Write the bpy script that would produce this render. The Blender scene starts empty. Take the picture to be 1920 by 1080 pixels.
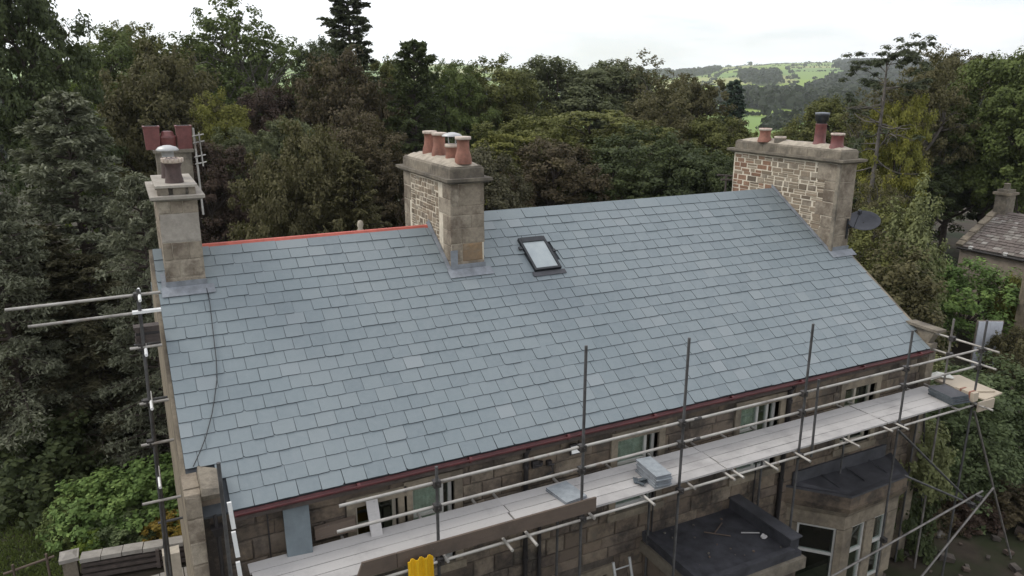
import bpy, math, random
import numpy as np
from mathutils import Vector, Matrix

S = bpy.context.scene
R = math.radians
random.seed(7)
rng = np.random.default_rng(11)

# ------------------------------------------------------------------ camera
cam_d = bpy.data.cameras.new('camera')
cam_d.sensor_width = 36.0
cam_d.lens = 1428.867 / 1920 * 36.0
cam_d.clip_start = 0.1
cam_d.clip_end = 20000
cam = bpy.data.objects.new('camera', cam_d)
S.collection.objects.link(cam)
CAM = Vector((-0.786, -10.212, 5.857))
YAW, PIT, ROLL = R(26.902), R(15.382), R(0.201)
_f = Vector((math.sin(YAW)*math.cos(PIT), math.cos(YAW)*math.cos(PIT), -math.sin(PIT)))
_r = Vector((math.cos(YAW), -math.sin(YAW), 0))
_u = _r.cross(_f)
_r2 = math.cos(ROLL)*_r + math.sin(ROLL)*_u
_u2 = -math.sin(ROLL)*_r + math.cos(ROLL)*_u
cam.matrix_world = Matrix(((_r2.x, _u2.x, -_f.x, CAM.x), (_r2.y, _u2.y, -_f.y, CAM.y), (_r2.z, _u2.z, -_f.z, CAM.z), (0, 0, 0, 1)))
S.camera = cam

# ------------------------------------------------------------------ sky, sun, exposure
SUN_EL, SUN_AZ = R(46), R(-52)      # azimuth measured from +Y towards +X: the sun stands behind the roof, to the left
w = bpy.data.worlds.new('World'); S.world = w; w.use_nodes = True
nt = w.node_tree; nt.nodes.clear()
def _wn(t, **k):
    n = nt.nodes.new(t)
    for a, b in k.items(): setattr(n, a, b)
    return n
sky = _wn('ShaderNodeTexSky', sky_type='NISHITA', sun_disc=False, sun_elevation=SUN_EL, sun_rotation=SUN_AZ)
sm = _wn('ShaderNodeVectorMath', operation='SCALE'); sm.inputs['Scale'].default_value = 0.10
nt.links.new(sky.outputs[0], sm.inputs[0])
tc = _wn('ShaderNodeTexCoord')
mp = _wn('ShaderNodeMapping'); mp.inputs['Scale'].default_value = (1.2, 1.2, 6.0); mp.inputs['Location'].default_value = (3.1, 0.4, 0.2)
nt.links.new(tc.outputs['Generated'], mp.inputs[0])
no = _wn('ShaderNodeTexNoise'); no.inputs['Scale'].default_value = 2.2; no.inputs['Detail'].default_value = 6; no.inputs['Roughness'].default_value = 0.55
nt.links.new(mp.outputs[0], no.inputs[0])
cr = _wn('ShaderNodeValToRGB')
cr.color_ramp.elements[0].position = 0.40; cr.color_ramp.elements[0].color = (0.58, 0.58, 0.58, 1)
cr.color_ramp.elements[1].position = 0.60; cr.color_ramp.elements[1].color = (0.97, 0.97, 0.97, 1)
nt.links.new(no.outputs[0], cr.inputs[0])
mx = _wn('ShaderNodeMix', data_type='RGBA')
nt.links.new(cr.outputs[0], mx.inputs[0]); nt.links.new(sm.outputs[0], mx.inputs[6])
mx.inputs[7].default_value = (1.39, 1.41, 1.48, 1)       # overcast cloud
bg = _wn('ShaderNodeBackground'); bg.inputs[1].default_value = 1.0
nt.links.new(mx.outputs[2], bg.inputs[0])
ow = _wn('ShaderNodeOutputWorld'); nt.links.new(bg.outputs[0], ow.inputs[0])
sun_d = bpy.data.lights.new('sun', 'SUN'); sun_d.energy = 1.6; sun_d.angle = R(22); sun_d.color = (1.0, 0.95, 0.86)
sun = bpy.data.objects.new('sun', sun_d); S.collection.objects.link(sun)
_sd = Vector((math.sin(SUN_AZ)*math.cos(SUN_EL), math.cos(SUN_AZ)*math.cos(SUN_EL), math.sin(SUN_EL)))
sun.rotation_euler = (-_sd).to_track_quat('-Z', 'Y').to_euler()
sun.location = _sd * 60
S.view_settings.view_transform = 'Standard'; S.view_settings.look = 'None'
S.view_settings.exposure = 0.0; S.view_settings.gamma = 1.0; S.view_settings.use_curve_mapping = False
S.cycles.max_bounces = 6; S.cycles.transparent_max_bounces = 12; S.cycles.volume_bounces = 1
S.cycles.use_denoising = True

# ------------------------------------------------------------------ materials
class NM:
    """one node material, built up compactly"""
    def __init__(s, name):
        s.m = bpy.data.materials.new(name); s.m.use_nodes = True
        s.t = s.m.node_tree; s.t.nodes.clear()
        s.o = s.t.nodes.new('ShaderNodeOutputMaterial')
        s.b = s.t.nodes.new('ShaderNodeBsdfPrincipled')
        s.t.links.new(s.b.outputs[0], s.o.inputs[0])
    def n(s, t, **k):
        x = s.t.nodes.new(t)
        for a, b in k.items(): setattr(x, a, b)
        return x
    def l(s, a, b): s.t.links.new(a, b)
    def coord(s, kind='Object', scale=(1, 1, 1)):
        c = s.n('ShaderNodeTexCoord'); m = s.n('ShaderNodeMapping'); m.inputs['Scale'].default_value = scale
        s.l(c.outputs[kind], m.inputs[0]); return m.outputs[0]
    def world(s, scale=(1, 1, 1)):
        g = s.n('ShaderNodeNewGeometry'); m = s.n('ShaderNodeMapping'); m.inputs['Scale'].default_value = scale
        s.l(g.outputs['Position'], m.inputs[0]); return m.outputs[0]
    def noise(s, v, scale, detail=4, rough=0.6, dist=0.0):
        x = s.n('ShaderNodeTexNoise'); x.inputs['Scale'].default_value = scale; x.inputs['Detail'].default_value = detail
        x.inputs['Roughness'].default_value = rough; x.inputs['Distortion'].default_value = dist
        s.l(v, x.inputs['Vector']); return x.outputs[0]
    def ramp(s, v, stops, interp='LINEAR'):
        x = s.n('ShaderNodeValToRGB'); e = x.color_ramp.elements; x.color_ramp.interpolation = interp
        while len(e) < len(stops): e.new(0.5)
        for i, (p, c) in enumerate(stops):
            e[i].position = p; e[i].color = (*c, 1) if len(c) == 3 else c
        s.l(v, x.inputs[0]); return x.outputs[0]
    def mix(s, fac, a, b, mode='MIX'):
        x = s.n('ShaderNodeMix', data_type='RGBA', blend_type=mode)
        for i, v in ((0, fac), (6, a), (7, b)):
            if isinstance(v, (int, float)): x.inputs[i].default_value = v
            elif isinstance(v, tuple): x.inputs[i].default_value = (*v, 1)
            else: s.l(v, x.inputs[i])
        return x.outputs[2]
    def rand(s): return s.n('ShaderNodeObjectInfo').outputs['Random']
    def island(s): return s.n('ShaderNodeNewGeometry').outputs['Random Per Island']
    def col(s, c):
        if isinstance(c, tuple): s.b.inputs['Base Color'].default_value = (*c, 1)
        else: s.l(c, s.b.inputs['Base Color'])
    def set(s, rough=0.8, metal=0.0, spec=0.5):
        s.b.inputs['Roughness'].default_value = rough; s.b.inputs['Metallic'].default_value = metal
        s.b.inputs['Specular IOR Level'].default_value = spec
    def bump(s, h, strength=0.4, dist=0.02):
        x = s.n('ShaderNodeBump'); x.inputs['Strength'].default_value = strength; x.inputs['Distance'].default_value = dist
        s.l(h, x.inputs['Height']); s.l(x.outputs[0], s.b.inputs['Normal'])

def plain(name, c, rough=0.7, metal=0.0, spec=0.5, var=0.25, scale=6.0, bump=0.0):
    m = NM(name); v = m.world(); n = m.noise(v, scale, 5, 0.65)
    d = tuple(x*(1-var) for x in c); b = tuple(min(1, x*(1+var)) for x in c)
    m.col(m.ramp(n, [(0.3, d), (0.7, b)])); m.set(rough, metal, spec)
    if bump: m.bump(n, bump)
    return m.m

def slate_mat(name, island):
    m = NM(name); r = m.island() if island else m.rand(); v = m.world()
    base = m.ramp(r, [(0.0, (0.154, 0.185, 0.199)), (0.18, (0.169, 0.201, 0.214)), (0.5, (0.178, 0.211, 0.224)),
                      (0.8, (0.190, 0.222, 0.233)), (0.96, (0.203, 0.233, 0.242)), (1.0, (0.240, 0.266, 0.276))])
    n1 = m.noise(v, 9, 6, 0.7, 0.4); n2 = m.noise(v, 0.45, 3, 0.5); n3 = m.noise(v, 42, 3, 0.8)
    c = m.mix(m.ramp(n1, [(0.35, (0, 0, 0)), (0.75, (1, 1, 1))]), base, (0.236, 0.262, 0.270))
    c = m.mix(0.55, base, c)
    c = m.mix(m.ramp(n2, [(0.35, (0.0, 0.0, 0.0)), (0.7, (0.32, 0.32, 0.32))]), c, (0.150, 0.191, 0.206))
    c = m.mix(m.ramp(n3, [(0.68, (0, 0, 0)), (0.80, (0.5, 0.5, 0.5))]), c, (0.40, 0.41, 0.41))   # chips and dust
    m.col(c); m.set(0.58, 0, 0.45)
    m.bump(m.noise(v, 16, 6, 0.75), 0.35, 0.006)
    return m.m

def stone_mat(name, stops, mortar=None, soot=0.5, sootcol=(0.028, 0.025, 0.024), lichen=0.2, ns=5.0):
    m = NM(name); v = m.world()
    oi = m.n('ShaderNodeObjectInfo')
    ad = m.n('ShaderNodeMath', operation='ADD'); m.l(oi.outputs['Random'], ad.inputs[0]); m.l(m.island(), ad.inputs[1])
    fr = m.n('ShaderNodeMath', operation='FRACT'); m.l(ad.outputs[0], fr.inputs[0])
    base = m.ramp(fr.outputs[0], stops)
    n1 = m.noise(v, ns*3, 6, 0.75); n2 = m.noise(v, ns*0.5, 5, 0.68); n3 = m.noise(v, ns, 5, 0.7)
    c = m.mix(m.ramp(n1, [(0.3, (0, 0, 0)), (0.7, (0.75, 0.75, 0.75))]), base, tuple(x*0.5 for x in stops[len(stops)//2][1]))
    c = m.mix(m.ramp(n2, [(0.44, (0, 0, 0)), (0.62, (soot, soot, soot))]), c, sootcol)
    c = m.mix(m.ramp(n3, [(0.6, (0, 0, 0)), (0.78, (lichen, lichen, lichen))]), c, (0.34, 0.33, 0.27))
    m.col(c); m.set(0.92, 0, 0.25); m.bump(n1, 0.6, 0.02)
    return m.m

M = {}
M['slate'] = slate_mat('roof_slate', False)
M['slate_mass'] = slate_mat('roof_slate_mass', True)
M['slate_edge'] = plain('slate_cut_edge', (0.08, 0.094, 0.104), 0.9, var=0.4, scale=20)
M['slate_pale'] = plain('pale_slate', (0.26, 0.285, 0.30), 0.7, var=0.2, scale=9)  # lighter slate tone for the upper faces of the piles
M['slab'] = plain('dark_grey_slab', (0.105, 0.128, 0.138), 0.6, var=0.2, scale=4)  # even dark slate-grey tone
M['felt'] = plain('roof_underlay', (0.045, 0.05, 0.055), 0.95)
M['wall'] = stone_mat('house_sandstone', [(0, (0.115, 0.09, 0.072)), (0.25, (0.18, 0.137, 0.10)), (0.5, (0.235, 0.187, 0.138)), (0.75, (0.155, 0.122, 0.10)), (1, (0.29, 0.24, 0.18))], soot=0.8, lichen=0.25, ns=3.5)
M['mortar_dark'] = plain('dark_mortar', (0.075, 0.062, 0.05), 0.95, var=0.5)
M['dressed'] = stone_mat('dressed_sandstone', [(0, (0.27, 0.225, 0.165)), (0.5, (0.32, 0.27, 0.20)), (1, (0.24, 0.20, 0.15))], soot=0.5, lichen=0.3, ns=3)
M['ashlar'] = stone_mat('chimney_ashlar', [(0, (0.29, 0.245, 0.185)), (0.3, (0.37, 0.315, 0.245)), (0.6, (0.33, 0.28, 0.215)), (1, (0.43, 0.375, 0.295))], soot=0.9, sootcol=(0.115, 0.088, 0.066), lichen=0.6, ns=4.5)
M['ashlar_pale'] = stone_mat('pale_render', [(0, (0.40, 0.36, 0.31)), (1, (0.46, 0.42, 0.36))], soot=0.25, sootcol=(0.13, 0.11, 0.09), lichen=0.3, ns=4)
M['rubble'] = stone_mat('chimney_rubble', [(0, (0.09, 0.068, 0.05)), (0.15, (0.20, 0.155, 0.11)), (0.4, (0.34, 0.275, 0.20)), (0.8, (0.32, 0.25, 0.18)), (1, (0.45, 0.385, 0.295))], soot=0.15, lichen=0.2, ns=6)
M['ochre'] = stone_mat('ochre_stone', [(0, (0.33, 0.22, 0.125)), (1, (0.33, 0.22, 0.125))], soot=0.5, sootcol=(0.16, 0.13, 0.10), lichen=0.4, ns=5)
M['rubble_red'] = stone_mat('chimney_rubble_red', [(0, (0.22, 0.13, 0.085)), (0.5, (0.30, 0.175, 0.115)), (1, (0.36, 0.25, 0.17))], soot=0.15, lichen=0.2, ns=6)
M['mortar_pale'] = plain('pale_lime_mortar', (0.58, 0.515, 0.41), 0.95, var=0.22, scale=9, bump=0.4)
M['cap'] = stone_mat('weathered_capstone', [(0, (0.20, 0.175, 0.135)), (0.5, (0.26, 0.225, 0.175)), (1, (0.31, 0.27, 0.21))], soot=0.7, sootcol=(0.06, 0.052, 0.045), lichen=0.5, ns=4)
M['flaunch'] = plain('mortar_flaunching', (0.36, 0.315, 0.25), 0.95, var=0.3, scale=7, bump=0.5)
M['pot'] = plain('terracotta_pot', (0.235, 0.105, 0.072), 0.75, var=0.35, scale=7)
M['pot_red'] = plain('red_glazed_pot', (0.155, 0.052, 0.047), 0.5, var=0.3, scale=7)
M['pot_rim'] = plain('pot_rim_limewash', (0.50, 0.42, 0.35), 0.85, var=0.3, scale=12)
M['pot_dark'] = plain('sooty_pot', (0.075, 0.05, 0.045), 0.8, var=0.4, scale=9)
M['hole'] = plain('flue_dark', (0.008, 0.008, 0.008), 1.0)  # near-black paints the shade inside the mouths of the solid pots
M['lead'] = plain('lead_sheet', (0.20, 0.215, 0.235), 0.55, 0.0, 0.5, var=0.3, scale=5)
M['lead_dark'] = plain('old_lead_roof', (0.055, 0.055, 0.062), 0.6, var=0.45, scale=2.2)
M['asphalt'] = plain('flat_roof_felt', (0.038, 0.038, 0.044), 0.85, var=0.5, scale=3.0, bump=0.3)
M['cowl'] = plain('galvanised_cowl', (0.46, 0.46, 0.45), 0.45, 0.3, var=0.15)
M['cowl_dark'] = plain('black_metal_cowl', (0.035, 0.038, 0.04), 0.45, 0.2)
M['gutter'] = plain('maroon_paint', (0.088, 0.020, 0.021), 0.5, var=0.35, scale=3)
M['underlay_red'] = plain('red_ridge_underlay', (0.44, 0.105, 0.075), 0.7, var=0.2)
M['pipe'] = plain('dark_cast_iron', (0.022, 0.019, 0.019), 0.6)
def tube_mat():
    m = NM('galvanised_tube'); v = m.world(); c = m.ramp(m.noise(v, 1.6, 5, 0.7), [(0.3, (0.16, 0.145, 0.13)), (0.48, (0.34, 0.32, 0.29)), (0.7, (0.48, 0.46, 0.42))])
    c = m.mix(m.ramp(m.noise(v, 5, 4, 0.6), [(0.6, (0, 0, 0)), (0.72, (0.7, 0.7, 0.7))]), c, (0.15, 0.09, 0.06)); m.col(c); m.set(0.5, 0.3); return m.m
M['tube'] = tube_mat()
M['tube_dark'] = plain('weathered_tube', (0.085, 0.083, 0.082), 0.55, 0.3, var=0.45, scale=5.0)
M['tube_mid'] = plain('dull_tube', (0.20, 0.185, 0.17), 0.5, 0.35, var=0.45, scale=5.0)
M['tube_white'] = plain('white_painted_tube', (0.74, 0.74, 0.72), 0.5, var=0.1)
M['coupler'] = plain('steel_coupler', (0.06, 0.055, 0.052), 0.5, 0.4, var=0.5, scale=15)
def board_mat(name, a, b, d):
    m = NM(name); v = m.coord('Object', (0.8, 9, 9)); g = m.noise(v, 5, 6, 0.7, 0.6); st = m.noise(m.world(), 1.7, 5, 0.65); r = m.rand()
    c = m.mix(g, a, b); c = m.mix(m.ramp(r, [(0, (0, 0, 0)), (1, (0.45, 0.45, 0.45))]), c, tuple(x*0.75 for x in b))
    c = m.mix(m.ramp(st, [(0.5, (0, 0, 0)), (0.72, (0.6, 0.6, 0.6))]), c, d)
    sp = m.noise(m.world(), 30, 2, 0.5); c = m.mix(m.ramp(sp, [(0.68, (0, 0, 0)), (0.74, (0.45, 0.45, 0.45))]), c, (0.17, 0.18, 0.19))
    m.col(c); m.set(0.85, 0, 0.3); m.bump(g, 0.3, 0.004); return m.m
M['board'] = board_mat('bleached_scaffold_board', (0.52, 0.50, 0.48), (0.38, 0.365, 0.35), (0.23, 0.22, 0.215))
M['toe'] = board_mat('brown_toe_board', (0.17, 0.13, 0.10), (0.10, 0.075, 0.06), (0.06, 0.05, 0.042))
M['ply'] = board_mat('pale_plywood', (0.55, 0.47, 0.37), (0.45, 0.38, 0.29), (0.34, 0.28, 0.21))
M['upvc'] = plain('white_window_frame', (0.50, 0.49, 0.46), 0.45, var=0.12)
M['frame_tan'] = plain('cream_window_frame', (0.50, 0.45, 0.37), 0.5, var=0.15)
g = NM('window_glass'); gb = g.n('ShaderNodeBsdfGlossy'); gb.inputs['Roughness'].default_value = 0.04; gb.inputs['Color'].default_value = (0.85, 0.92, 0.9, 1)
tb = g.n('ShaderNodeBsdfTransparent'); tb.inputs[0].default_value = (0.80, 0.86, 0.83, 1); gx = g.n('ShaderNodeMixShader'); lw = g.n('ShaderNodeLayerWeight'); gf = g.n('ShaderNodeMapRange'); gf.inputs[1].default_value = 0.0; gf.inputs[2].default_value = 1.0; gf.inputs[3].default_value = 0.07; gf.inputs[4].default_value = 0.55; gf.interpolation_type = 'SMOOTHERSTEP'; g.l(lw.outputs['Facing'], gf.inputs[0])
g.l(gf.outputs[0], gx.inputs[0]); g.l(tb.outputs[0], gx.inputs[1]); g.l(gb.outputs[0], gx.inputs[2]); g.l(gx.outputs[0], g.o.inputs[0]); M['glass'] = g.m
g = NM('skylight_glass'); g.col(g.ramp(g.noise(g.world(), 2.5, 3), [(0.3, (0.30, 0.34, 0.35)), (0.7, (0.38, 0.42, 0.42))])); g.set(0.12, 0, 0.8); M['skyglass'] = g.m
M['curtain'] = plain('pale_blind', (0.62, 0.61, 0.55), 0.9)  # blind colour paled to stand in for reflections in the panes
M['black'] = plain('black_aluminium', (0.025, 0.027, 0.03), 0.4, 0.3)
M['dish'] = plain('dark_dish_mesh', (0.035, 0.037, 0.045), 0.5, 0.2)
M['cable'] = plain('black_cable', (0.02, 0.02, 0.022), 0.6)
M['yellow'] = plain('yellow_plastic', (0.62, 0.36, 0.012), 0.45, var=0.2, scale=3)
M['white'] = plain('white_plastic', (0.72, 0.72, 0.70), 0.5, var=0.1)
M['paint_white'] = plain('white_door_paint', (0.60, 0.62, 0.66), 0.6, var=0.1)
M['bark'] = plain('bark', (0.065, 0.05, 0.04), 0.95, var=0.5, scale=5, bump=0.6)
M['bark_pale'] = plain('lichened_bark', (0.13, 0.115, 0.10), 0.95, var=0.45, scale=3, bump=0.6)
M['cottage_wall'] = plain('cottage_render', (0.24, 0.20, 0.16), 0.95, var=0.3, scale=2.5, bump=0.4)
M['flagstone'] = stone_mat('stone_roof_slab', [(0, (0.16, 0.135, 0.12)), (0.4, (0.22, 0.185, 0.165)), (0.75, (0.18, 0.15, 0.135)), (0.85, (0.30, 0.275, 0.24)), (1, (0.40, 0.375, 0.34))], soot=0.2, lichen=0.7, ns=2.5)
M['rock'] = stone_mat('garden_rock', [(0, (0.13, 0.115, 0.10)), (1, (0.22, 0.20, 0.17))], soot=0.3, lichen=0.4, ns=4)
M['rail_wood'] = plain('dark_rail_wood', (0.07, 0.055, 0.048), 0.8, var=0.4, scale=5)
M['patio'] = plain('pale_patio_slab', (0.30, 0.28, 0.25), 0.9, var=0.25, scale=3)

def leaf_mat(name, stops, trans=0.22, clump=0.5, rough=0.6):
    m = NM(name); r = m.island(); v = m.world()
    ob = m.rand(); n = m.noise(v, 0.75, 3, 0.6)
    md = m.n('ShaderNodeMath', operation='MULTIPLY_ADD'); m.l(n, md.inputs[0]); md.inputs[1].default_value = clump*2.2; md.inputs[2].default_value = 0.5 - clump*1.1
    a2 = m.n('ShaderNodeMath', operation='MULTIPLY_ADD'); m.l(r, a2.inputs[0]); a2.inputs[1].default_value = 0.38; m.l(md.outputs[0], a2.inputs[2])
    a3 = m.n('ShaderNodeMath', operation='MULTIPLY_ADD'); m.l(ob, a3.inputs[0]); a3.inputs[1].default_value = 0.2; m.l(a2.outputs[0], a3.inputs[2])
    sb = m.n('ShaderNodeMath', operation='SUBTRACT'); m.l(a3.outputs[0], sb.inputs[0]); sb.inputs[1].default_value = 0.28; sb.use_clamp = True
    c = m.ramp(sb.outputs[0], stops)
    m.col(c); m.set(rough, 0, 0.12)
    tr = m.n('ShaderNodeBsdfTranslucent'); m.l(m.mix(0.5, c, (0.10, 0.13, 0.02)), tr.inputs[0])
    ms = m.n('ShaderNodeMixShader'); ms.inputs[0].default_value = trans
    m.l(m.b.outputs[0], ms.inputs[1]); m.l(tr.outputs[0], ms.inputs[2]); m.l(ms.outputs[0], m.o.inputs[0])
    return m.m
LEAF = {
 'dark':       [(0, (0.017, 0.021, 0.015)), (0.5, (0.030, 0.038, 0.022)), (1, (0.052, 0.062, 0.030))],
 'green':      [(0, (0.028, 0.038, 0.016)), (0.5, (0.050, 0.064, 0.026)), (1, (0.085, 0.104, 0.042))],
 'lime':       [(0, (0.040, 0.060, 0.016)), (0.5, (0.075, 0.105, 0.022)), (1, (0.13, 0.155, 0.035))],
 'olive':      [(0, (0.036, 0.038, 0.018)), (0.5, (0.062, 0.065, 0.027)), (1, (0.10, 0.10, 0.042))],
 'yellow':     [(0, (0.044, 0.044, 0.018)), (0.5, (0.078, 0.078, 0.026)), (1, (0.13, 0.13, 0.04))],
 'brown':      [(0, (0.034, 0.031, 0.021)), (0.5, (0.056, 0.050, 0.032)), (1, (0.086, 0.080, 0.048))],
 'purplebrown':[(0, (0.027, 0.021, 0.018)), (0.5, (0.046, 0.036, 0.028)), (1, (0.075, 0.062, 0.042))],
 'purple':     [(0, (0.022, 0.015, 0.017)), (0.5, (0.036, 0.024, 0.025)), (1, (0.056, 0.040, 0.036))],
 'greygreen':  [(0, (0.052, 0.056, 0.050)), (0.5, (0.10, 0.104, 0.094)), (1, (0.165, 0.17, 0.155))],
 'greygreen2': [(0, (0.036, 0.040, 0.028)), (0.5, (0.060, 0.066, 0.044)), (1, (0.096, 0.104, 0.066))],
 'greybrown':  [(0, (0.028, 0.025, 0.020)), (0.5, (0.048, 0.044, 0.034)), (1, (0.085, 0.080, 0.062))],
 'spruce':     [(0, (0.020, 0.025, 0.020)), (0.5, (0.034, 0.040, 0.030)), (1, (0.056, 0.062, 0.044))],
 'bluespruce': [(0, (0.022, 0.034, 0.034)), (0.5, (0.036, 0.052, 0.052)), (1, (0.056, 0.076, 0.076))],
 'ivygold':    [(0, (0.048, 0.052, 0.018)), (0.5, (0.095, 0.096, 0.028)), (1, (0.165, 0.155, 0.045))],
 'willow':     [(0, (0.058, 0.064, 0.036)), (0.5, (0.10, 0.108, 0.062)), (1, (0.16, 0.168, 0.105))],
 'bushgreen':  [(0, (0.034, 0.056, 0.022)), (0.5, (0.068, 0.105, 0.040)), (1, (0.14, 0.185, 0.072))],
 'autumn':     [(0, (0.060, 0.055, 0.018)), (0.5, (0.11, 0.08, 0.022)), (1, (0.17, 0.11, 0.030))],
 'laurel':     [(0, (0.026, 0.036, 0.022)), (0.5, (0.046, 0.060, 0.034)), (1, (0.095, 0.115, 0.070))],
}
for k, v in LEAF.items():
    v = [(p, (c[0]*2.0, c[1]*2.0, c[2]*1.5)) for p, c in v]
    M['leaf_'+k] = leaf_mat('foliage_'+k, v)

# ------------------------------------------------------------------ mesh helpers
COL = S.collection.objects
WL = {}            # world location of every parented object
def mesh_np(name, V, F, mats=(), smooth=False, midx=None):
    """V (n,3) array; F list of arrays of faces (each array one polygon size)"""
    me = bpy.data.meshes.new(name)
    V = np.asarray(V, np.float32)
    F = [np.asarray(f, np.int32) for f in F if len(f)]
    nl = sum(f.size for f in F); nf = sum(len(f) for f in F)
    me.vertices.add(len(V)); me.vertices.foreach_set('co', V.ravel())
    me.loops.add(nl); me.polygons.add(nf)
    me.loops.foreach_set('vertex_index', np.concatenate([f.ravel() for f in F]))
    tot = np.concatenate([np.full(len(f), f.shape[1], np.int32) for f in F])
    st = np.concatenate([[0], np.cumsum(tot)[:-1]]).astype(np.int32)
    me.polygons.foreach_set('loop_start', st); me.polygons.foreach_set('loop_total', tot)
    if midx is not None: me.polygons.foreach_set('material_index', np.asarray(midx, np.int32))
    if smooth: me.polygons.foreach_set('use_smooth', np.ones(nf, bool))
    for m in mats: me.materials.append(m)
    me.update(calc_edges=True); me.validate()
    return me

class MB:
    def __init__(s): s.v = []; s.f = []; s.m = []; s.sm = []
    def add(s, vs, fs, mi=0, smooth=False):
        o = len(s.v); s.v.extend([tuple(x) for x in vs])
        for f in fs: s.f.append([i+o for i in f]); s.m.append(mi); s.sm.append(smooth)
        return s
    def hexa(s, p, mi=0):
        """p: 8 points, bottom ring 0-3 counterclockwise seen from above, top ring 4-7"""
        return s.add(p, [(3, 2, 1, 0), (4, 5, 6, 7), (0, 1, 5, 4), (1, 2, 6, 5), (2, 3, 7, 6), (3, 0, 4, 7)], mi)
    def box(s, x0, x1, y0, y1, z0, z1, mi=0):
        return s.hexa([(x0, y0, z0), (x1, y0, z0), (x1, y1, z0), (x0, y1, z0), (x0, y0, z1), (x1, y0, z1), (x1, y1, z1), (x0, y1, z1)], mi)
    def obox(s, c, ax, ay, az, mi=0):
        c = Vector(c); ax = Vector(ax); ay = Vector(ay); az = Vector(az)
        return s.hexa([c-ax-ay-az, c+ax-ay-az, c+ax+ay-az, c-ax+ay-az, c-ax-ay+az, c+ax-ay+az, c+ax+ay+az, c-ax+ay+az], mi)
    def frustum(s, b, zb, t, zt, mi=0):
        """b, t = (x0,x1,y0,y1)"""
        return s.hexa([(b[0], b[2], zb), (b[1], b[2], zb), (b[1], b[3], zb), (b[0], b[3], zb), (t[0], t[2], zt), (t[1], t[2], zt), (t[1], t[3], zt), (t[0], t[3], zt)], mi)
    def tube(s, pts, r, n=8, mi=0, cap=True, r2=None):
        pts = [Vector(p) for p in pts]; k = len(pts); o = []
        ref = None
        for i, p in enumerate(pts):
            d = (pts[min(i+1, k-1)]-pts[max(i-1, 0)]).normalized()
            a = d.cross(Vector((0.13, 0.31, 0.94))) if abs(d.z) < 0.9 else d.cross(Vector((0.9, 0.2, 0.1)))
            if ref is not None:
                a = ref - d*ref.dot(d)
            a.normalize(); ref = a; b = d.cross(a)
            rr = r if r2 is None else r+(r2-r)*i/max(1, k-1)
            for j in range(n):
                t = 2*math.pi*j/n; o.append(p+a*rr*math.cos(t)+b*rr*math.sin(t))
        fs = [(i*n+j, i*n+(j+1) % n, (i+1)*n+(j+1) % n, (i+1)*n+j) for i in range(k-1) for j in range(n)]
        s.add(o, fs, mi, True)
        if cap:
            s.add(o[:n], [tuple(range(n-1, -1, -1))], mi); s.add(o[-n:], [tuple(range(n))], mi)
        return s
    def lathe(s, c, prof, n=16, mi=0, smooth=True):
        """prof: list of (r, z) from bottom to top"""
        o = []
        for r, z in prof:
            for j in range(n):
                t = 2*math.pi*j/n; o.append((c[0]+r*math.cos(t), c[1]+r*math.sin(t), c[2]+z))
        fs = [(i*n+j, i*n+(j+1) % n, (i+1)*n+(j+1) % n, (i+1)*n+j) for i in range(len(prof)-1) for j in range(n)]
        s.add(o, fs, mi, smooth)
        s.add(o[:n], [tuple(range(n-1, -1, -1))], mi); s.add(o[-n:], [tuple(range(n))], mi)
        return s
    def mesh(s, name, mats):
        me = bpy.data.meshes.new(name); me.from_pydata(s.v, [], s.f)
        for m in (mats if isinstance(mats, (list, tuple)) else [mats]): me.materials.append(m)
        me.polygons.foreach_set('material_index', s.m); me.polygons.foreach_set('use_smooth', s.sm); me.update()
        return me
    def build(s, name, mats, parent=None, **tags):
        return put(name, s.mesh(name, mats), parent, **tags)

def link(o, parent, loc):
    COL.link(o); loc = Vector(loc)
    WL[o.name] = loc.copy()
    if parent is not None:
        o.parent = parent; o.location = loc - WL[parent.name]
    else: o.location = loc
    return o
def put(name, me, parent=None, loc=(0, 0, 0), **tags):
    o = bpy.data.objects.new(name, me); link(o, parent, loc)
    for k, v in tags.items(): o[k] = v
    return o
def thing(name, label, cat, loc=(0, 0, 0), group=None):
    o = bpy.data.objects.new(name, None); o.empty_display_size = 0.3; link(o, None, loc)
    o['label'] = label; o['category'] = cat
    if group: o['group'] = group
    return o
def inst(name, me, parent, loc, mat3=None, **tags):
    """object sharing mesh data; mat3 = columns of its local axes (scaled)"""
    o = bpy.data.objects.new(name, me); link(o, parent, loc)
    if mat3 is not None:
        mm = Matrix(mat3).transposed().to_4x4(); mm.translation = o.location
        o.matrix_local = mm
    for k, v in tags.items(): o[k] = v
    return o
def struct(name, me, loc=(0, 0, 0)):
    return put(name, me, None, loc, kind='structure')

# ------------------------------------------------------------------ ground and far country
FW = Vector((math.sin(YAW), math.cos(YAW))); RT = Vector((math.cos(YAW), -math.sin(YAW)))
def sstep(a, b, x):
    t = np.clip((x-a)/(b-a), 0, 1); return t*t*(3-2*t)
_U = np.array([0, 60, 140, 250, 400, 650, 900, 1100, 1500, 2000, 2500, 2900, 3300, 3800, 6000])
_Z = np.array([-5.5, -5.6, -11, -15.5, -17.5, -18.5, -18, -14, 0, 21, 43, 59, 62, 50, 40])
def terrain(x, y):
    dx = x-CAM.x; dy = y-CAM.y
    u = dx*FW.x+dy*FW.y; v = dx*RT.x+dy*RT.y
    d = np.sqrt(dx*dx+dy*dy)
    s = v/np.maximum(d, 1)
    uu = np.where(u > 0, d, 0)
    z = np.interp(uu, _U, _Z)
    far = sstep(900, 2500, uu)
    z = z + far*(-34*np.exp(-((s-0.10)/0.12)**2) - 8*np.exp(-((s-0.02)/0.06)**2) + 6*np.sin(s*19+1) + 5*np.sin(d/310+s*6))
    z = np.where(u > 0, z, -5.5)
    return z
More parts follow.
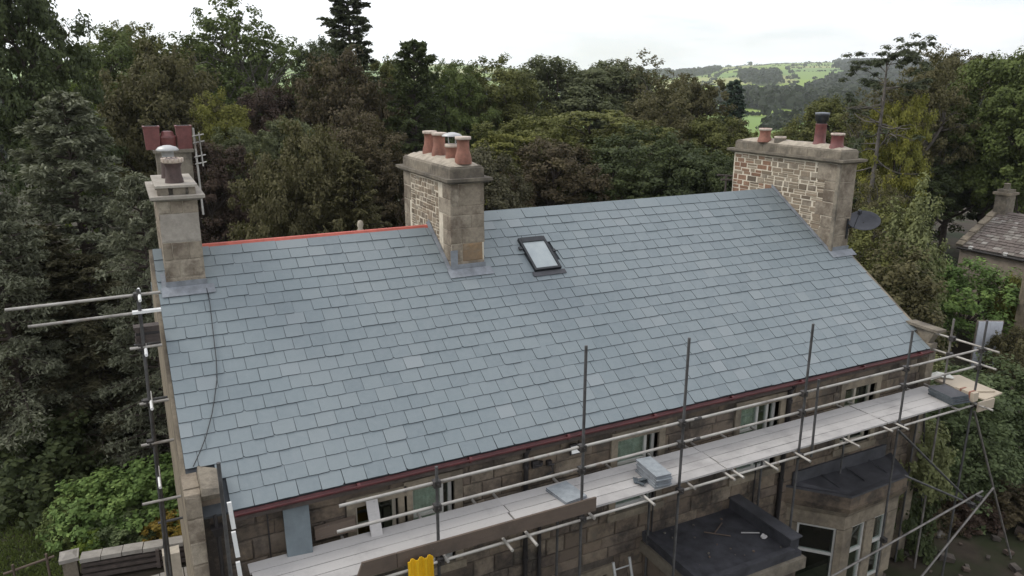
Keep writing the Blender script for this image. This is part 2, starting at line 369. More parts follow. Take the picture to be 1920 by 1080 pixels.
def field_cells(u, v):
    a = R(24)
    p = u*math.cos(a)+v*math.sin(a) + 40*np.sin(v/260)+25*np.sin(u/170)
    q = -u*math.sin(a)+v*math.cos(a) + 45*np.sin(u/330+1)
    j = np.floor(q/150); p = p + 70*np.sin(j*2.3)
    i = np.floor(p/260)
    return i, j, p/260-i, q/150-j
def hash2(i, j): return np.modf(np.abs(np.sin(i*127.1+j*311.7)*43758.5453))[0]
WOODS = [  # (bearing s range, distance range): wooded ground in the far country
    (0.195, 0.245, 2000, 2400), (0.286, 0.316, 1380, 1800), (0.25, 0.40, 690, 1000),
    (0.383, 0.54, 1900, 3500), (0.355, 0.54, 1000, 1250), (0.375, 0.54, 1250, 1550), (0.395, 0.54, 1550, 1900), (0.15, 0.19, 2500, 2900), (0.43, 0.55, 420, 1000), (-0.75, -0.03, 210, 520)]
def in_wood(s, d):
    r = np.zeros(np.shape(s), bool)
    for a, b, c, e in WOODS:
        wob = 0.006*np.sin(d/37)+0.004*np.sin(d/17); wd = 30*np.sin(s*160)
        r |= (s > a+wob) & (s < b+wob) & (d > c+wd) & (d < e+wd)
    return r
def make_ground():
    rad = np.concatenate([np.linspace(0, 60, 25), np.geomspace(63, 250, 30), np.linspace(260, 3400, 190), np.linspace(3500, 4300, 8)])
    fw = math.atan2(FW.x, FW.y)
    a1 = np.linspace(-14, 38, 210); a2 = np.linspace(40, 344, 77)
    ang = np.radians(np.concatenate([a1, a2]))+fw
    na = len(ang); nr = len(rad)
    x = CAM.x+np.outer(rad, np.sin(ang)); y = CAM.y+np.outer(rad, np.cos(ang))
    z = terrain(x, y); d = np.broadcast_to(rad[:, None], x.shape)
    z = z + np.where(d < 60, 0.05*np.sin(x*1.3)*np.cos(y*1.1), 0)
    V = np.stack([x, y, z], -1).reshape(-1, 3)
    i, j = np.meshgrid(np.arange(nr-1), np.arange(na), indexing='ij'); j2 = (j+1) % na
    F = np.stack([i*na+j, i*na+j2, (i+1)*na+j2, (i+1)*na+j], -1).reshape(-1, 4)
    g = NM('ground'); v = g.world()
    at = g.n('ShaderNodeAttribute', attribute_name='cover')
    n1 = g.noise(v, 0.8, 6, 0.7); n2 = g.noise(v, 0.012, 5, 0.6)
    soil = g.ramp(n1, [(0.3, (0.030, 0.024, 0.018)), (0.55, (0.055, 0.044, 0.032)), (0.8, (0.085, 0.07, 0.052))])
    near = g.mix(g.ramp(g.noise(v, 0.35, 4, 0.6), [(0.45, (0, 0, 0)), (0.62, (1, 1, 1))]), soil, (0.030, 0.038, 0.015))
    fieldc = g.mix(g.ramp(n2, [(0.3, (0, 0, 0)), (0.7, (0.5, 0.5, 0.5))]), at.outputs['Color'], (0.19, 0.26, 0.065))
    cs = g.n('ShaderNodeVectorMath', operation='LENGTH')
    g.l(g.n('ShaderNodeNewGeometry').outputs['Position'], cs.inputs[0])
    mr = g.n('ShaderNodeMapRange'); mr.inputs[1].default_value = 150; mr.inputs[2].default_value = 240; g.l(cs.outputs['Value'], mr.inputs[0])
    g.col(g.mix(mr.outputs[0], near, fieldc)); g.set(0.95, 0, 0.2); g.bump(n1, 0.5, 0.05)
    me = mesh_np('ground', V, [F], [g.m], smooth=True)
    # field colours, one per field (a property of the crop in it)
    cx = V[F].mean(1); dx = cx[:, 0]-CAM.x; dy = cx[:, 1]-CAM.y
    u = dx*FW.x+dy*FW.y; vv = dx*RT.x+dy*RT.y; dd = np.hypot(dx, dy)
    fi, fj, _, _ = field_cells(u, vv); h = hash2(fi, fj); h2 = hash2(fi+9, fj+4)
    c = np.ones((len(F), 4), np.float32)
    c[:, 0] = 0.135+0.13*h; c[:, 1] = 0.225+0.12*h; c[:, 2] = 0.05+0.05*h2
    straw = h2 > 0.8; c[straw, 0] = 0.33; c[straw, 1] = 0.32; c[straw, 2] = 0.13
    wd = in_wood(vv/np.maximum(dd, 1), dd); c[wd, :3] = (0.03, 0.035, 0.02)
    ca = me.color_attributes.new('cover', 'FLOAT_COLOR', 'CORNER')
    ca.data.foreach_set('color', np.repeat(c, 4, axis=0).ravel())
    return struct('ground', me)
make_ground()

def clumps(P, size, nleaf, leaf, squash=0.8):
    """clumps of leaf faces round the points P: returns verts, faces"""
    n = len(P); d = rng.normal(size=(n, nleaf, 3)); d /= np.linalg.norm(d, axis=2, keepdims=True)
    d[:, :, 2] = np.abs(d[:, :, 2])*1.0-0.25
    r = rng.uniform(0.6, 1.0, (n, nleaf, 1))*size[:, None, None]
    C = P[:, None, :]+d*r*np.array([1, 1, squash]); N = d+rng.normal(scale=0.45, size=d.shape)
    return leaves(C.reshape(-1, 3), N.reshape(-1, 3), (leaf*np.repeat(size, nleaf)*rng.uniform(0.7, 1.3, n*nleaf)), 1.25)
def leaves(C, N, size, aspect=1.6, D=None):
    N = N/np.maximum(np.linalg.norm(N, axis=1, keepdims=True), 1e-6)
    if D is None: D = rng.normal(size=C.shape)
    D = D-N*(D*N).sum(1, keepdims=True); D /= np.maximum(np.linalg.norm(D, axis=1, keepdims=True), 1e-6)
    B = np.cross(N, D); s = size[:, None] if np.ndim(size) else size
    L = D*s*0.5*aspect; W = B*s*0.5; fold = N*s*0.12
    V = np.stack([C-L, C+W+fold-L*0.1, C+L, C-W+fold-L*0.1], 1).reshape(-1, 3)
    F = np.arange(len(V)).reshape(-1, 4)
    return V, F
def far_trees():
    # woods
    pts = []
    for a, b, c, e in WOODS:
        st = 7 if c < 1200 else 10
        n = int((b-a)*(c+e)/2*(e-c)/(st*st)); n = min(n, 2600)
        s = rng.uniform(a-0.01, b+0.01, n); d = rng.uniform(c-30, e+30, n)
        k = in_wood(s, d); s = s[k]; d = d[k]
        az = np.arcsin(s)+math.atan2(FW.x, FW.y)
        pts.append(np.stack([CAM.x+d*np.sin(az), CAM.y+d*np.cos(az)], 1))
    P = np.concatenate(pts)
    sz = rng.uniform(4.5, 8.5, len(P)); z = terrain(P[:, 0], P[:, 1])
    V, F = clumps(np.column_stack([P, z+sz*0.95]), sz, 34, 0.75, 1.25)
    m = leaf_mat('far_wood_leaf', [(0, (0.020, 0.026, 0.018)), (0.5, (0.034, 0.042, 0.026)), (1, (0.056, 0.064, 0.036))], 0.1)
    put('distant_wood', mesh_np('distant_wood', V, [F], [m]), None, kind='stuff')
    # hedgerows along the field edges
    N = 90000
    az = rng.uniform(R(-6), R(33), N); d = rng.uniform(380, 3200, N)
    u = d*np.cos(az); v = d*np.sin(az)
    fi, fj, p, q = field_cells(u, v)
    e = (np.minimum(p, 1-p)*260 < 5) | (np.minimum(q, 1-q)*150 < 5)
    e &= hash2(np.floor(u/70), np.floor(v/70)) > 0.22
    lone = rng.random(N) < 0.0012
    k = (e | lone) & ~in_wood(v/d, d); u = u[k]; v = v[k]; lone = lone[k]
    x = CAM.x+u*FW.x+v*RT.x; y = CAM.y+u*FW.y+v*RT.y
    sz = np.where(lone, rng.uniform(4, 7, len(x)), rng.uniform(1.2, 2.8, len(x))); big = rng.random(len(x)) < 0.04; sz[big] *= 2.0
    V, F = clumps(np.column_stack([x, y, terrain(x, y)+sz*0.7]), sz, 14, 0.8, 0.9)
    put('distant_hedgerows', mesh_np('distant_hedgerows', V, [F], [m]), None, kind='stuff')
far_trees()

# ------------------------------------------------------------------ the house
A = R(33.0857); CA, SA = math.cos(A), math.sin(A)
def rp(x, t, h=0.0): return Vector((x, t*CA-h*SA, t*SA+h*CA))
XL, XR = -0.506, 15.107
T_L, T_R = 5.283, 5.575              # slope length of the left and the right half of the roof
MX0, MX1, MY0, MY1 = 4.745, 5.46, 3.316, 6.05     # middle chimney
LX0, LX1, LY0, LY1 = -0.36, 0.265, 3.60, 5.60     # left chimney
RX0, RX1, RY0, RY1 = 14.545, 15.14, 2.633, 6.25   # right chimney
GZ = -5.5
house = thing('stone_house', 'long sandstone house with new blue-grey slate roof and three chimney stacks', 'house', (7.3, 4.6, GZ))

roof = MB()
# sarking of the front slope (two heights) and the plain back slope
for x0, x1, t in ((XL, 4.80, T_L), (4.80, XR, T_R)):
    zt = rp(0, t); yb = 2*4.6724-zt.y
    roof.hexa([(x0, 0.02, -0.05), (x1, 0.02, -0.05), (x1, zt.y, zt.z-0.06), (x0, zt.y, zt.z-0.06), (x0, 0.0, -0.006), (x1, 0.0, -0.006), (x1, zt.y, zt.z-0.004), (x0, zt.y, zt.z-0.004)])
    roof.hexa([(x0, zt.y, zt.z-0.06), (x1, zt.y, zt.z-0.06), (x1, 2*4.6724, -0.06), (x0, 2*4.6724, -0.06), (x0, zt.y, zt.z-0.002), (x1, zt.y, zt.z-0.002), (x1, 2*4.6724, 0.0), (x0, 2*4.6724, 0.0)], 1)
roof = roof.build('roof', [M['felt'], M['slate_mass']], house, label='blue-grey slate roof laid in even courses')

def slate_variants():
    out = []
    for k in range(7):
        r = random.Random(k*13+5)
        j = lambda s: r.uniform(-s, s)
        # outline, counterclockwise: tail edge with small nibbles, sides, head
        tail = [(-0.5+abs(j(.008)), 0.0+abs(j(.006)))]
        for q in (-0.28, -0.02, 0.24): tail.append((q+j(.06), j(.006)))
        tail.append((0.5-abs(j(.008)), abs(j(.006))))
        if k in (3, 5): tail = [(-0.5, 0.055), (-0.43, 0.006)]+tail[1:]
        if k == 6: tail = tail[:-1]+[(0.41, 0.004), (0.5, 0.07)]
        pts = tail+[(0.5+j(.008), 0.5), (0.5, 1.0), (-0.5, 1.0), (-0.5+j(.008), 0.5)]
        out.append(pts)
    return out
SV = slate_variants()
def slate_mb(pts):
    n = len(pts); b = MB()
    b.add([(x, y, 0) for x, y in pts]+[(x*0.992, y+0.004 if i < n-4 else y, 1) for i, (x, y) in enumerate(pts)],
          [tuple(range(n, 2*n)), tuple(range(n-1, -1, -1))])
    b.add([(x, y, 0) for x, y in pts]+[(x*0.992, y+0.004 if i < n-4 else y, 1) for i, (x, y) in enumerate(pts)],
          [(i, (i+1) % n, n+(i+1) % n, n+i) for i in range(n)], 1)
    return b
SLATE_MESH = [slate_mb(p).mesh('slate', [M['slate'], M['slate_edge']]) for p in SV]
SLATE_RAW = [slate_mb(p) for p in SV]
def slate_list():
    out = []; r = random.Random(3)
    GA = 0.2645
    for k in range(21):
        t0 = k*GA - 0.015
        secs = ((0, XL, XR, 99),) if t0+2*GA < T_L-0.10 else ((0, XL, 4.77, T_L), (1, 4.77, XR, T_R))
        for sec, sxa, sxb, top in secs:
            one = top == 99; top = min(top, T_R)
            if t0 > top-0.12: continue
            last = t0+GA > top-0.10
            xa, xb = sxa, sxb
            if t0 < 0.62 and sec == 0: xa = 0.0 if t0 < 0.45 else -0.12
            if t0 < 0.45: xb = 14.96
            wd = 0.60 if last else 0.318
            x = xa - (wd*0.5 if (k % 2) else 0) + (r.uniform(-.04, .04) if sec else 0)
            if sec == 1: x -= r.uniform(0, 0.2)
            while x < xb-0.03:
                w_ = wd*r.uniform(0.93, 1.08); g0 = max(x, xa); g1 = min(x+w_, xb)
                x += w_
                if g1-g0 < 0.07: continue
                ln = min(0.535, top-t0-0.002); 
                if last: ln = top-t0+0.01
                cx = (g0+g1)/2; yc = (t0+0.12)*CA
                blocked = False
                for (a0, a1, b0, b1) in ((MX0, MX1, MY0, MY1), (LX0, LX1, LY0, LY1), (RX0, RX1, RY0, RY1)):
                    if g0 > a0-0.02 and g1 < a1+0.04 and b0 < yc-0.06 and yc < b1: blocked = True
                if 6.44 < cx < 7.13 and 3.70 < t0+0.15 < 4.62: blocked = True
                if blocked: continue
                out.append((cx, t0+r.gauss(0, 0.003), (g1-g0)-r.uniform(0.003, 0.008), ln, r.randrange(5) if r.random() < 0.93 else 5+r.randrange(2),
                            r.gauss(0, 0.003), 0.029+r.gauss(0, 0.0025), r.uniform(0.009, 0.014), last))
    return out
def slate_matrix(s):
    cx, t0, w_, ln, vi, rz, hb, th, last = s
    full = 0.535
    h_head = 0.004 if not last else 0.018
    o = rp(cx, t0, hb); d = (rp(cx, t0+ln, hb+(h_head-hb)*ln/full)-o).normalized()
    X = Vector((1, 0, 0)); X = (X+d*rz).normalized(); d = (d-X*d.dot(X)).normalized(); N = X.cross(d)
    return o, X*w_, d*ln, N*th
sl = slate_list()
sl.sort(key=lambda s: (rp(s[0], s[1])-CAM).length/ (s[2]*0.26)**0.5 + (50 if s[2] < 0.2 else 0))
for s in sl[:298]:
    o, X, D, N = slate_matrix(s)
    inst('slate', SLATE_MESH[s[4]], roof, o, (X, D, N))
mass = MB()
for s in sl[298:]:
    o, X, D, N = slate_matrix(s); raw = SLATE_RAW[s[4]]
    vs = [o+X*a+D*b+N*c for a, b, c in raw.v]
    base = len(mass.v); mass.v.extend(vs); mass.f.extend([[i+base for i in f] for f in raw.f]); mass.m.extend(raw.m); mass.sm.extend(raw.sm)
mass.build('slate_courses', [M['slate_mass'], M['slate_edge']], roof, kind='stuff')

# --- stones
def stone_mesh(mat, seed, mi_name='stone'):
    r = random.Random(seed); j = lambda s: r.uniform(-s, s)
    b = MB(); v = []
    for y, ins, jt in ((-0.4, 0.0, 0), (0.45, 0.0, 0.03), (1.0, 0.07, 0.035)):
        for sx, sz in ((-1, -1), (1, -1), (1, 1), (-1, 1)):
            v.append((sx*(0.5-ins*r.uniform(.3, 1.3))+j(jt)*.6, y+j(0.12 if y > .9 else 0), sz*(0.5-ins*1.4*r.uniform(.3, 1.3))+j(jt)))
    f = [(i, (i+1) % 4, 4+(i+1) % 4, 4+i) for i in range(4)]+[(4+i, 4+(i+1) % 4, 8+(i+1) % 4, 8+i) for i in range(4)]+[(8, 9, 10, 11)]
    b.add(v, f); return b.mesh(mi_name, M[mat])
STONES = {}
def stone(parent, mat, c, U, N, w_, h, dep=0.03, name='stone'):
    if mat not in STONES: STONES[mat] = [stone_mesh(mat, i*7+hash_s(mat)) for i in range(6)]
    me = random.choice(STONES[mat])
    return inst(name, me, parent, c, (Vector(U)*w_, Vector(N)*dep, Vector((0, 0, h))))
def hash_s(s): return sum(ord(ch)*(i+3) for i, ch in enumerate(s)) % 997
def raw_stone(mb, c, U, N, w_, h, dep, r):
    U = Vector(U)*w_*0.5; N = Vector(N)*dep; Z = Vector((0, 0, h*0.5)); c = Vector(c); k = 0.9+0.06*r.random()
    b = [c-U-Z, c+U-Z, c+U+Z, c-U+Z]; f = [c-U*k-Z*k+N, c+U*k-Z*k+N, c+U*k+Z*k+N, c-U*k+Z*k+N]
    mb.add(b+f, [(0, 1, 5, 4), (1, 2, 6, 5), (2, 3, 7, 6), (3, 0, 4, 7), (4, 5, 6, 7)])

# --- front wall with its openings
OPEN = [(1.78, 2.46, -1.62, -0.50), (2.70, 3.42, -1.95, -0.44), (6.62, 7.55, -1.95, -0.47), (9.55, 10.62, -1.95, -0.45), (12.52, 13.50, -1.98, -0.58),
        (4.25, 5.15, -5.5, -3.1), (2.2, 3.3, -4.6, -2.9), (5.6, 6.5, -4.6, -3.2), (11.6, 13.9, -5.2, -3.0)]
def wall_boxes(mb, x0, x1, z0, z1, ya, yb):
    xs = sorted({x0, x1, *[o[i] for o in OPEN for i in (0, 1)]}); zs = sorted({z0, z1, *[o[i] for o in OPEN for i in (2, 3)]})
    for a, b in zip(xs, xs[1:]):
        run = None
        for c, d in zip(zs, zs[1:]):
            hole = any(o[0] <= a and b <= o[1] and o[2] <= c and d <= o[3] for o in OPEN)
            if hole:
                if run: mb.box(a, b, ya, yb, run[0], run[1]); run = None
            else: run = (run[0], d) if run else (c, d)
        if run: mb.box(a, b, ya, yb, run[0], run[1])
fw_ = MB(); wall_boxes(fw_, -0.10, 14.98, GZ, -0.06, 0.165, 0.52)
front = fw_.build('front_wall', M['mortar_dark'], house, label='front wall of weathered brown sandstone blocks under the eaves')
lst = []
r = random.Random(21); z = -0.08
hs = []
while z > GZ:
    h = r.choice((0.26, 0.30, 0.23, 0.34)); z0 = max(GZ, z-h); x = -0.10-r.uniform(0, .3)
    while x < 14.97:
        w_ = r.uniform(0.36, 0.80); a = max(x, -0.10); b = min(x+w_, 14.97); x += w_
        segs = [(a, b)]
        for o in OPEN:
            if o[2]-0.02 < (z+z0)/2 < o[3]+0.16+0.02:
                ns = []
                for p, q in segs:
                    lo, hi = o[0]-0.15, o[1]+0.15
                    if o[0] > 11.5 and o[2] < -5: lo, hi = 11.2, 14.2
                    if q <= lo or p >= hi: ns.append((p, q)); continue
                    if p < lo: ns.append((p, lo))
                    if q > hi: ns.append((hi, q))
                segs = ns
        for p, q in segs:
            if q-p > 0.05: lst.append(((p+q)/2, (z+z0)/2, q-p-0.012, z-z0-0.012))
    z = z0
lst.sort(key=lambda s: -s[1])
wm = MB()
for i, (cx, cz, w_, h) in enumerate(lst):
    dep = r.uniform(0.018, 0.038)
    if i < 296: stone(front, 'wall', (cx, 0.165, cz), (-1, 0, 0), (0, -1, 0), w_, h, dep)
    else: raw_stone(wm, (cx, 0.165, cz), (-1, 0, 0), (0, -1, 0), w_, h, dep, r)
wm.build('lower_stonework', M['wall'], front, kind='stuff')

# gables and back wall
for (a, b, nm) in ((-0.56, -0.105, 'gable_wall'), (14.985, 15.23, 'gable_wall')):
    g_ = MB()
    pts = [(0.02 if a > 0 else 0.16, GZ), (9.2, GZ), (9.2, -0.05), (4.6724, 2.98), (0.16 if a < 0 else 0.02, 0.02)]
    if a < 0: pts = [(0.16, GZ), (9.2, GZ), (9.2, -0.05), (4.6, 2.88), (0.16, 0.06)]
    n = 5
    g_.add([(a, y, z) for y, z in pts]+[(b, y, z) for y, z in pts], [tuple(range(n-1, -1, -1)), tuple(range(n, 2*n))]+[(i, (i+1) % n, n+(i+1) % n, n+i) for i in range(n)])
    gw = g_.build(nm, M['dressed'], house)
bw = MB(); bw.box(-0.10, 14.98, 8.9, 9.2, GZ, -0.1); bw.build('back_wall', M['wall'], house)
# rear wing that carries the far stack
rw = MB(); rw.box(-1.0+0.6, 3.4, 9.21, 14.0, GZ, -1.2)
rw.add([(-0.5, 9.21, -1.2), (3.5, 9.21, -1.2), (3.5, 14.1, -1.2), (-0.5, 14.1, -1.2), (-0.5, 11.6, 0.6), (3.5, 11.6, 0.6)], [(0, 1, 5, 4), (2, 3, 4, 5), (1, 2, 5), (3, 0, 4)], 1)
rw.build('rear_wing', [M['wall'], M['slate_mass']], house)

# left front corner: pier, kneeler and hopper
pier = MB(); pier.box(-0.575, -0.37, -0.02, 0.158, GZ, 0.38); pier.box(-0.575, -0.37, 0.158, 0.60, 0.10, 0.40)
pier = pier.build('corner_pier', M['ashlar'], house, label='tan stone corner pier at the left end of the eaves')
for k in range(14):
    z1 = 0.38-k*0.36; stone(pier, 'ashlar', (-0.472, -0.02, z1-0.18), (-1, 0, 0), (0, -1, 0), 0.195, 0.345, 0.02)
kn = MB(); kn.hexa([(-0.365, -0.08, 0.36), (-0.08, -0.10, 0.36), (-0.08, 0.50, 0.40), (-0.365, 0.55, 0.40), (-0.35, -0.04, 0.46), (-0.12, -0.06, 0.42), (-0.11, 0.46, 0.47), (-0.35, 0.52, 0.53)])
kn.hexa([(-0.365, 0.12, 0.18), (-0.10, 0.12, 0.18), (-0.10, 0.40, 0.18), (-0.365, 0.40, 0.18), (-0.365, 0.02, 0.355), (-0.09, 0.0, 0.355), (-0.09, 0.45, 0.355), (-0.365, 0.45, 0.355)])
kn.build('kneeler_stone', M['cap'], house, label='weathered kneeler stone at the left eaves corner')
infill = MB(); infill.box(-0.368, -0.102, 0.14, 0.40, GZ, 0.178); infill.build('corner_infill', M['wall'], house)
hp = MB(); hp.frustum((-0.24, -0.16, -0.02, 0.08), -0.34, (-0.29, -0.13, -0.06, 0.10), -0.20); hp.tube([(-0.21, 0.02, -0.20), (-0.22, 0.02, 0.0)], 0.03, 8)
hp.tube([(-0.20, 0.05, -0.34), (-0.20, 0.08, GZ)], 0.03, 8); hp.build('rain_hopper', M['pipe'], house, label='dark rain hopper under the left kneeler')
# right front corner kneeler with its slab
ks = MB(); ks.hexa([(15.02, -0.08, 0.38), (15.36, -0.08, 0.36), (15.30, 0.66, 0.40), (14.95, 0.66, 0.42), (15.02, -0.08, 0.44), (15.36, -0.08, 0.42), (15.30, 0.66, 0.46), (14.95, 0.66, 0.48)])
ks.hexa([(15.05, 0.10, 0.10), (15.24, 0.10, 0.10), (15.24, 0.55, 0.10), (15.05, 0.55, 0.10), (15.05, 0.0, 0.36), (15.30, 0.0, 0.345), (15.26, 0.6, 0.385), (15.05, 0.6, 0.395)])
ks.hexa([(15.0, 0.012, -0.35), (15.235, 0.012, -0.35), (15.235, 0.5, -0.35), (15.0, 0.5, -0.35), (15.0, 0.0, 0.095), (15.24, 0.0, 0.095), (15.24, 0.55, 0.095), (15.0, 0.55, 0.095)])
ks.build('kneeler_stone', M['cap'], house, label='pale kneeler slab at the right eaves corner')

# gutter and fascia, downpipes
gt = MB(); prof = [(-0.095, -0.022), (-0.090, -0.055), (-0.072, -0.078), (-0.045, -0.086), (-0.02, -0.074), (0.0, -0.045), (0.0, -0.02), (-0.01, -0.02), (-0.02, -0.05), (-0.045, -0.072), (-0.068, -0.066), (-0.083, -0.045), (-0.086, -0.022)]
n = len(prof); x0, x1 = 0.03, 15.0
gt.add([(x0, y, z) for y, z in prof]+[(x1, y, z) for y, z in prof], [(i, (i+1) % n, n+(i+1) % n, n+i) for i in range(n)], 0, True)
for x in np.arange(1.8, 15, 1.83):
    gt.tube([(x-0.025, -0.047, -0.048), (x+0.025, -0.047, -0.048)], 0.050, 10)
gt.build('gutter', M['gutter'], house, label='maroon gutter along the front eaves')
fa = MB(); fa.box(0.02, 14.98, 0.012, 0.05, -0.19, -0.03); fa.box(0.02, 14.98, 0.055, 0.164, -0.19, -0.15); fa.build('fascia', M['rail_wood'], house)
for x, rr, ztop in ((4.72, 0.045, -0.12), (10.82, 0.05, -0.12), (0.48, 0.012, -0.2), (7.47, 0.018, -0.9), (10.06, 0.016, -1.0), (5.0, 0.035, -1.3)):
    d = MB(); d.tube([(x, 0.0 if rr > .04 else 0.09, ztop), (x, 0.09, ztop-0.15), (x, 0.09, GZ)], rr, 8)
    if rr > 0.03:
        for z in (-0.5, -2.3, -4.1): d.tube([(x, 0.09, z-0.03), (x, 0.09, z+0.03)], rr*1.3, 8)
    d.build('downpipe' if rr > 0.03 else 'wall_cable', M['pipe'], house)

# --- windows
def window(o, lights, fm, blind=False, inner=True):
    x0, x1, z0, z1 = o
    w_ = MB()
    fr = 0.055; ya, yb = 0.27, 0.33
    w_.box(x0, x1, ya, yb, z1-fr, z1); w_.box(x0, x1, ya, yb, z0, z0+fr)
    xs = np.linspace(x0+fr/2, x1-fr/2, lights+1) if not isinstance(lights, (list, tuple)) else [x0+fr/2]+[x0+(x1-x0)*q for q in lights]+[x1-fr/2]
    for q in xs: w_.box(q-fr/2, q+fr/2, ya-0.006, yb-0.004, z0+fr, z1-fr)
    zm = z0+(z1-z0)*0.62
    for a, b in list(zip(xs, xs[1:]))[:1]: w_.box(a+fr/2, b-fr/2, ya, yb, zm-fr/2, zm+fr/2)
    win = w_.build('window', fm, house)
    for a, b in zip(xs, xs[1:]):
        p = MB(); p.box(a+fr/2-0.004, b-fr/2+0.004, 0.295, 0.303, z0+fr-.004, z1-fr+.004); p.build('pane', M['glass'], win)
    if blind:
        c = MB()
        n = 14
        for i in range(n):
            xa = xs[0]+(xs[1]-xs[0])*i/n; xb = xs[0]+(xs[1]-xs[0])*(i+1)/n
            c.add([(xa, 0.345+0.01*(i % 2), z0), (xb, 0.355-0.01*(i % 2), z0), (xb, 0.355-0.01*(i % 2), z1), (xa, 0.345+0.01*(i % 2), z1)], [(0, 1, 2, 3)])
        c.build('curtain', M['curtain'], win)
    s_ = MB(); s_.box(x0-0.14, x1+0.14, 0.105, 0.30, z1, z1+0.17); s_.build('lintel', M['dressed'], win)
    s_ = MB(); s_.box(x0-0.18, x1+0.18, 0.085, 0.30, z0-0.14, z0); s_.build('sill', M['dressed'], win)
    for a, b in ((x0-0.14, x0), (x1, x1+0.14)):
        s_ = MB(); s_.box(a, b, 0.112, 0.30, z0+0.001, z1-0.001); s_.build('jamb', M['dressed'], win)
    return win
window(OPEN[0], 2, M['frame_tan'])['label'] = 'small two-light window nearest the left corner'
window(OPEN[1], [0.76], M['upvc'], True)['label'] = 'window with blind paled for reflections behind the scaffold rail'
window(OPEN[2], [0.78], M['upvc'], True)
window(OPEN[3], [0.55, 0.8], M['upvc'], True)
window(OPEN[4], 2, M['frame_tan'])['label'] = 'narrow dark opening at the right end of the upper wall'
window(OPEN[6], 2, M['frame_tan'])
window(OPEN[7], 2, M['frame_tan'])
dr = MB(); dr.box(4.27, 5.13, 0.32, 0.38, GZ, -3.12); dr = dr.build('door', M['black'], house, label='dark ground floor door')

# floodlight, junction boxes and their cable, high on the front wall
fl = MB(); fl.obox((5.66, 0.02, -0.36), (0.12, 0, 0), (0, 0.02, -0.01), (0, 0.02, 0.085)); fl.box(5.60, 5.72, 0.05, 0.13, -0.42, -0.30); fl = fl.build('floodlight', M['pipe'], house, label='black and white floodlight on the wall under the eaves')
l2 = MB(); l2.obox((5.66, -0.004, -0.355), (0.10, 0, 0), (0, 0.004, -0.002), (0, 0.014, 0.062)); l2.build('lens', M['white'], fl)
for x, z, s in ((4.90, -0.50, 0.06), (5.17, -0.54, 0.045)):
    b = MB(); b.box(x-s, x+s, 0.06, 0.13, z-s, z+s); b.tube([(x-s*.5, 0.055, z), (x+s*1.4, 0.03, z-0.02)], 0.02, 8); b.build('outside_tap' if s < .05 else 'junction_box', M['pipe'], house)
cb = MB(); cb.tube([(5.22, 0.10, -0.58), (5.25, 0.09, -0.72), (5.05, 0.085, -0.80), (4.85, 0.085, -0.78)], 0.012, 6); cb.build('wall_cable', M['cable'], house)

# --- ridge, verge details
rd = MB()
a_ = rp(0.27, T_L, 0.012); b_ = rp(4.72, T_L, 0.012)
rd.hexa([a_+Vector((0, -0.09, -0.055)), b_+Vector((0, -0.09, -0.055)), b_+Vector((0, 0.10, -0.03)), a_+Vector((0, 0.10, -0.03)), a_+Vector((0, -0.02, 0.036)), b_+Vector((0, -0.02, 0.036)), b_+Vector((0, 0.05, 0.04)), a_+Vector((0, 0.05, 0.04))])
rd.build('ridge_underlay', M['underlay_red'], house, label='bright red ridge strip on the left half of the roof')
fin = MB(); fin.lathe((3.70, 6.0, 2.25), [(0.09, 0), (0.09, 0.36), (0.05, 0.42), (0.075, 0.5), (0.05, 0.58), (0.01, 0.6)], 10); fin.build('finial', M['flaunch'], house)
# right half: plain slate ridge capping
rc = MB(); a_ = rp(5.40, T_R, 0.03); b_ = rp(14.50, T_R, 0.03)
rc.hexa([a_+Vector((0, -0.03, -0.03)), b_+Vector((0, -0.03, -0.03)), b_+Vector((0, 0.14, -0.06)), a_+Vector((0, 0.14, -0.06)), a_+Vector((0, 0.0, 0.008)), b_+Vector((0, 0.0, 0.008)), b_+Vector((0, 0.03, 0.008)), a_+Vector((0, 0.03, 0.008))])
rc.build('ridge_capping', M['slate'], house)

# --- chimneys
def rubble_face(parent, mats, xf, N, y0, y1, z0f, z1, hrange, wrange, r, lim=lambda y, z: True):
    """stones set in a face with normal N=(-1,0,0) at x=xf"""
    zy = [y0]
    zy.append(y1)
    cnt = 0
    if len(zy) > 2:
        for a, b in zip(zy, zy[1:]): cnt += rubble_face(parent, mats, xf, N, a, b, z0f, z1-r.uniform(0, .05), hrange, wrange, r, lim)
        return cnt
    z = z1-0.015
    while True:
        h = r.uniform(*hrange)
        if z-h < z0f: break
        y = y0+0.01
        while y < y1-0.04:
            w_ = min(r.uniform(*wrange), y1-y-0.005)
            cy, cz = y+w_/2, z-h/2
            if w_ > 0.05 and lim(cy, cz):
                m = mats(cy, cz, r)
                if m and r.random() < .28 and h > .085:
                    k = r.uniform(.4, .6)
                    for q, hh in ((cz+h/2-h*k/2, h*k), (cz-h/2+h*(1-k)/2, h*(1-k))):
                        stone(parent, r.choice((m, 'rubble')), (xf, cy+r.gauss(0, .005), q), (0, 1, 0), (-1, 0, 0), (w_-r.uniform(.015, .03)), hh-r.uniform(.01, .018), r.uniform(0.003, 0.014))
                    m = None
                if m:
                    stone(parent, m, (xf, cy+r.gauss(0, .006), cz+r.gauss(0, .007)), (0, 1, 0), (-1, 0, 0), (w_-r.uniform(.018, .04))*r.uniform(.85, 1), (h-r.uniform(.010, .030)), r.uniform(0.003, 0.014)); cnt += 1
            y += w_
        z -= h
    return cnt
def roof_z(y): return min(y, 2*4.6724-y)*math.tan(A)
